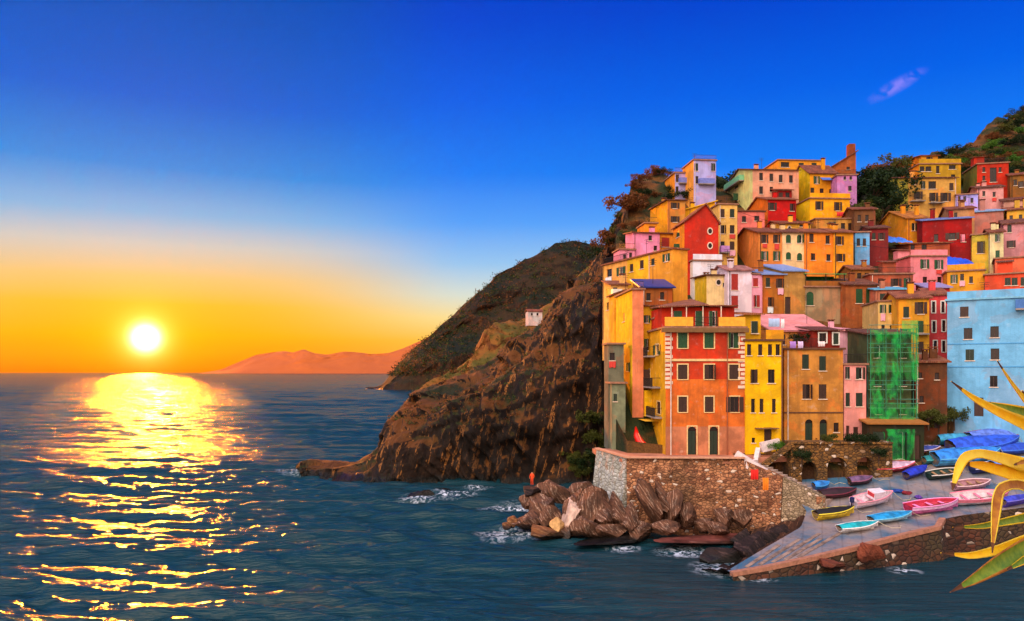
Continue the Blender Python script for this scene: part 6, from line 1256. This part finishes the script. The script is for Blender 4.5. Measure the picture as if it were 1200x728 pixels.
# ------------------------------------------------------------------ variegated agave beside the camera
def agave():
    root = empty('agave', (3.15, 4.15, 14.6)); tag(root, 'variegated agave with yellow-edged green leaves reaching in beside the camera', 'plant')
    def lm(name, a, b, s=9):
        m, t, bs = newmat(name); v = coords(t, 'Object', (s, s, s)); t.links.new(mix(t, maprange(t, noise(t, 5, 4, v, .7),   .7, .8), mix(t, maprange(t, noise(t, 1.5, 5, v, .7), .3, .7), rgba(a), rgba(b)), rgba((120, 84, 30))), bs.inputs['Base Color']); bump(t, noise(t, 6, 5, v, .7), bs, .3, .004); bs.inputs['Roughness'].default_value = .6
        tr = N(t, 'ShaderNodeBsdfTranslucent'); tr.inputs[0].default_value = rgba(b); mx = N(t, 'ShaderNodeMixShader'); mx.inputs[0].default_value = .22; t.links.new(bs.outputs[0], mx.inputs[1]); t.links.new(tr.outputs[0], mx.inputs[2]); t.links.new(mx.outputs[0], t.nodes['Material Output'].inputs[0]); return m
    Ym, Ye, Gr, Br = lm('agave_yellow_margin', (255, 222, 20), (244, 190, 14)), lm('agave_pale_yellow', (252, 226, 70), (240, 204, 50)), lm('agave_green', (70, 120, 24), (140, 160, 40), 14), lm('agave_brown', (206, 140, 30), (150, 84, 20))
    Tp = plain('dry_leaf_tip', (90, 52, 24), .8)
    root_inv = Matrix.Translation(-root.location)
    def leaf(pts, mid, edge, spine=(-.5, .5), fold=.35):
        """pts: (px, py, distance, width px)"""
        c = [P(x, y, Y) for x, y, Y, w in pts]; wd = [w * .86 / FP * Y for x, y, Y, w in pts]; n = 22; T = np.linspace(0, len(c) - 1, n); i_ = np.arange(len(c))
        def ip(a): 
            k = np.interp(T, i_, a); s = k.copy(); s[1:-1] = (k[:-2] + 2 * k[1:-1] + k[2:]) / 4; return s
        X, Yy_, Z, Wd = ip([p.x for p in c]), ip([p.y for p in c]), ip([p.z for p in c]), ip(wd); mb = MB(); rows = []
        for i in range(n):
            p = Vector((X[i], Yy_[i], Z[i])); j = min(i + 1, n - 1); k = max(i - 1, 0); d = Vector((X[j] - X[k], Yy_[j] - Yy_[k], Z[j] - Z[k])).normalized()
            side = d.cross(Vector((0, -1, .25))).normalized(); up = side.cross(d).normalized(); w = max(Wd[i], .004)
            rows.append([p + side * w * q + up * (abs(q) * 2) ** 2 * w * fold * .5 + up * h for q, h in ((-.5, 0), (-.36, 0), (-.12, 0), (.12, 0), (.36, 0), (.5, 0), (.36, -.1 * w - .003), (0, -.16 * w - .003), (-.36, -.1 * w - .003))])
        b = len(mb.v)
        for r in rows: mb.v += [tuple(q) for q in r]
        mats = [edge, mid, mid, mid, edge, edge, mid, mid, edge]
        for i in range(n - 1):
            for j in range(9): q = (j + 1) % 9; mb.f.append((b + i * 9 + j, b + i * 9 + q, b + (i + 1) * 9 + q, b + (i + 1) * 9 + j)); mb.m.append(mb.mi(Tp if i < 2 else mats[j]))
        mb.f.append(tuple(b + j for j in range(9))); mb.m.append(mb.mi(edge))
        o = mb.build('leaf', root, True); o.matrix_parent_inverse = root_inv; return o
    leaf([(1115, 447, 3.5, 1), (1140, 467, 3.6, 9), (1170, 484, 3.75, 15), (1205, 500, 3.9, 20), (1250, 530, 4.05, 30), (1300, 575, 4.15, 36)], Ym, Ye)
    leaf([(1152, 471, 3.7, 2), (1175, 477, 3.8, 10), (1210, 486, 3.95, 18), (1260, 530, 4.1, 28), (1300, 575, 4.2, 32)], Gr, Ym)
    leaf([(1169, 423, 3.5, 1), (1184, 447, 3.6, 5), (1204, 474, 3.75, 9), (1245, 520, 3.95, 18), (1300, 580, 4.15, 30)], Ye, Ym)
    leaf([(1198, 458, 3.8, 2), (1205, 470, 3.85, 8), (1250, 530, 4.0, 20), (1300, 580, 4.2, 30)], Gr, Ym)
    leaf([(1116, 575, 3.3, 1), (1119, 562, 3.3, 8), (1124, 546, 3.32, 13), (1131, 535, 3.36, 14), (1148, 531, 3.45, 12), (1175, 538, 3.6, 17), (1210, 550, 3.8, 26), (1300, 590, 4.15, 40)], Ye, Ym, fold=.2)
    leaf([(1128, 543, 3.45, 3), (1150, 546, 3.5, 13), (1180, 554, 3.62, 19), (1220, 566, 3.8, 24), (1300, 600, 4.15, 40)], Ym, Ym, fold=.25)
    leaf([(1163, 648, 3.2, 1), (1164, 630, 3.22, 7), (1166, 605, 3.25, 13), (1168, 585, 3.28, 16), (1172, 572, 3.34, 15), (1190, 566, 3.45, 14), (1230, 580, 3.75, 24), (1300, 605, 4.15, 40)], Br, Ye, fold=.2)
    leaf([(1117, 618, 3.3, 1), (1150, 617, 3.38, 8), (1180, 611, 3.5, 11), (1215, 604, 3.7, 16), (1300, 608, 4.15, 36)], Gr, Ym)
    leaf([(1103, 648, 3.2, 1), (1135, 652, 3.28, 9), (1165, 646, 3.38, 13), (1200, 634, 3.55, 17), (1250, 622, 3.8, 26), (1300, 618, 4.15, 38)], Ym, Ye)
    leaf([(1114, 694, 3.1, 1), (1142, 678, 3.18, 15), (1170, 660, 3.3, 25), (1200, 643, 3.5, 30), (1250, 626, 3.8, 36), (1300, 622, 4.15, 42)], Gr, Br)
    leaf([(1180, 668, 3.3, 2), (1200, 656, 3.4, 12), (1250, 640, 3.75, 30), (1300, 626, 4.15, 40)], Gr, Ym)
    leaf([(1188, 545, 3.5, 2), (1200, 541, 3.6, 10), (1250, 560, 3.9, 24), (1300, 600, 4.2, 36)], Br, Ym)
    mb = MB(); c0 = P(1300, 605, 4.15) - root.location; mb.tube([(0, 0, -.05), (c0.x * .4, 0, c0.z * .55), c0 + Vector((.06, .02, .06))], [.16, .14, .07], WOOD, 10); mb.build('stem', root)
agave()

# ------------------------------------------------------------------ cables slung between the roofs
def cable(a, b, sag, label):
    mb = MB(); a, b = Vector(a), Vector(b); mb.tube([a.lerp(b, i / 16) - Vector((0, 0, sag * 4 * (i / 16) * (1 - i / 16))) for i in range(17)], .025, IRON, 4); tag(mb.build('cable'), label, 'cable')
cable(P(790, 372, 83), P(1012, 384, 86), .8, 'thin dark cable slung from the red house terrace to the pale pink house')
cable(P(845, 240, 122), P(1003, 272, 124), 1.2, 'thin dark cable slung from the cream yellow tower to the amber house')
cable(P(1000, 285, 118), P(1160, 272, 118), 1.5, 'thin dark cable slung from the amber house to the cream tower house')

# washing hung out under some of the upper windows
rw = random.Random(31); pick = [(h, it) for k, h in HOUSES.items() if k not in ('A', 'B', 'Dd', 'MM') for it in h['items'] if it[6] is False]
for h, it in rw.sample(pick, 20):
    _, u0, u1, v0, v1, kd, _b = it; c = rw.choice([(226, 220, 224), (206, 60, 50), (90, 130, 210), (236, 170, 190), (240, 214, 120), (220, 226, 230)]); m = plain('cloth', c, .85, 0, .12); mb = MB(); n = 8; hh = rw.uniform(.5, .95)
    mb.v += [(u0 - .1 + (u1 - u0 + .2) * i / n, -.16 - .04 * math.sin(i * 2.2) * j, v0 - .12 - hh * j / 2 - .05 * math.sin(i * 1.3) * (j == 2)) for j in range(3) for i in range(n + 1)]; kk = mb.mi(m)
    for j in range(2):
        for i in range(n): q = j * (n + 1) + i; mb.f.append((q, q + 1, q + n + 2, q + n + 1)); mb.m.append(kk)
    o = mb.build('washing', None, True); o.location = h['root'].location; o.rotation_euler = h['root'].rotation_euler; tag(o, 'small piece of washing hung out below an upper window sill', 'laundry', 'washing below upper windows')
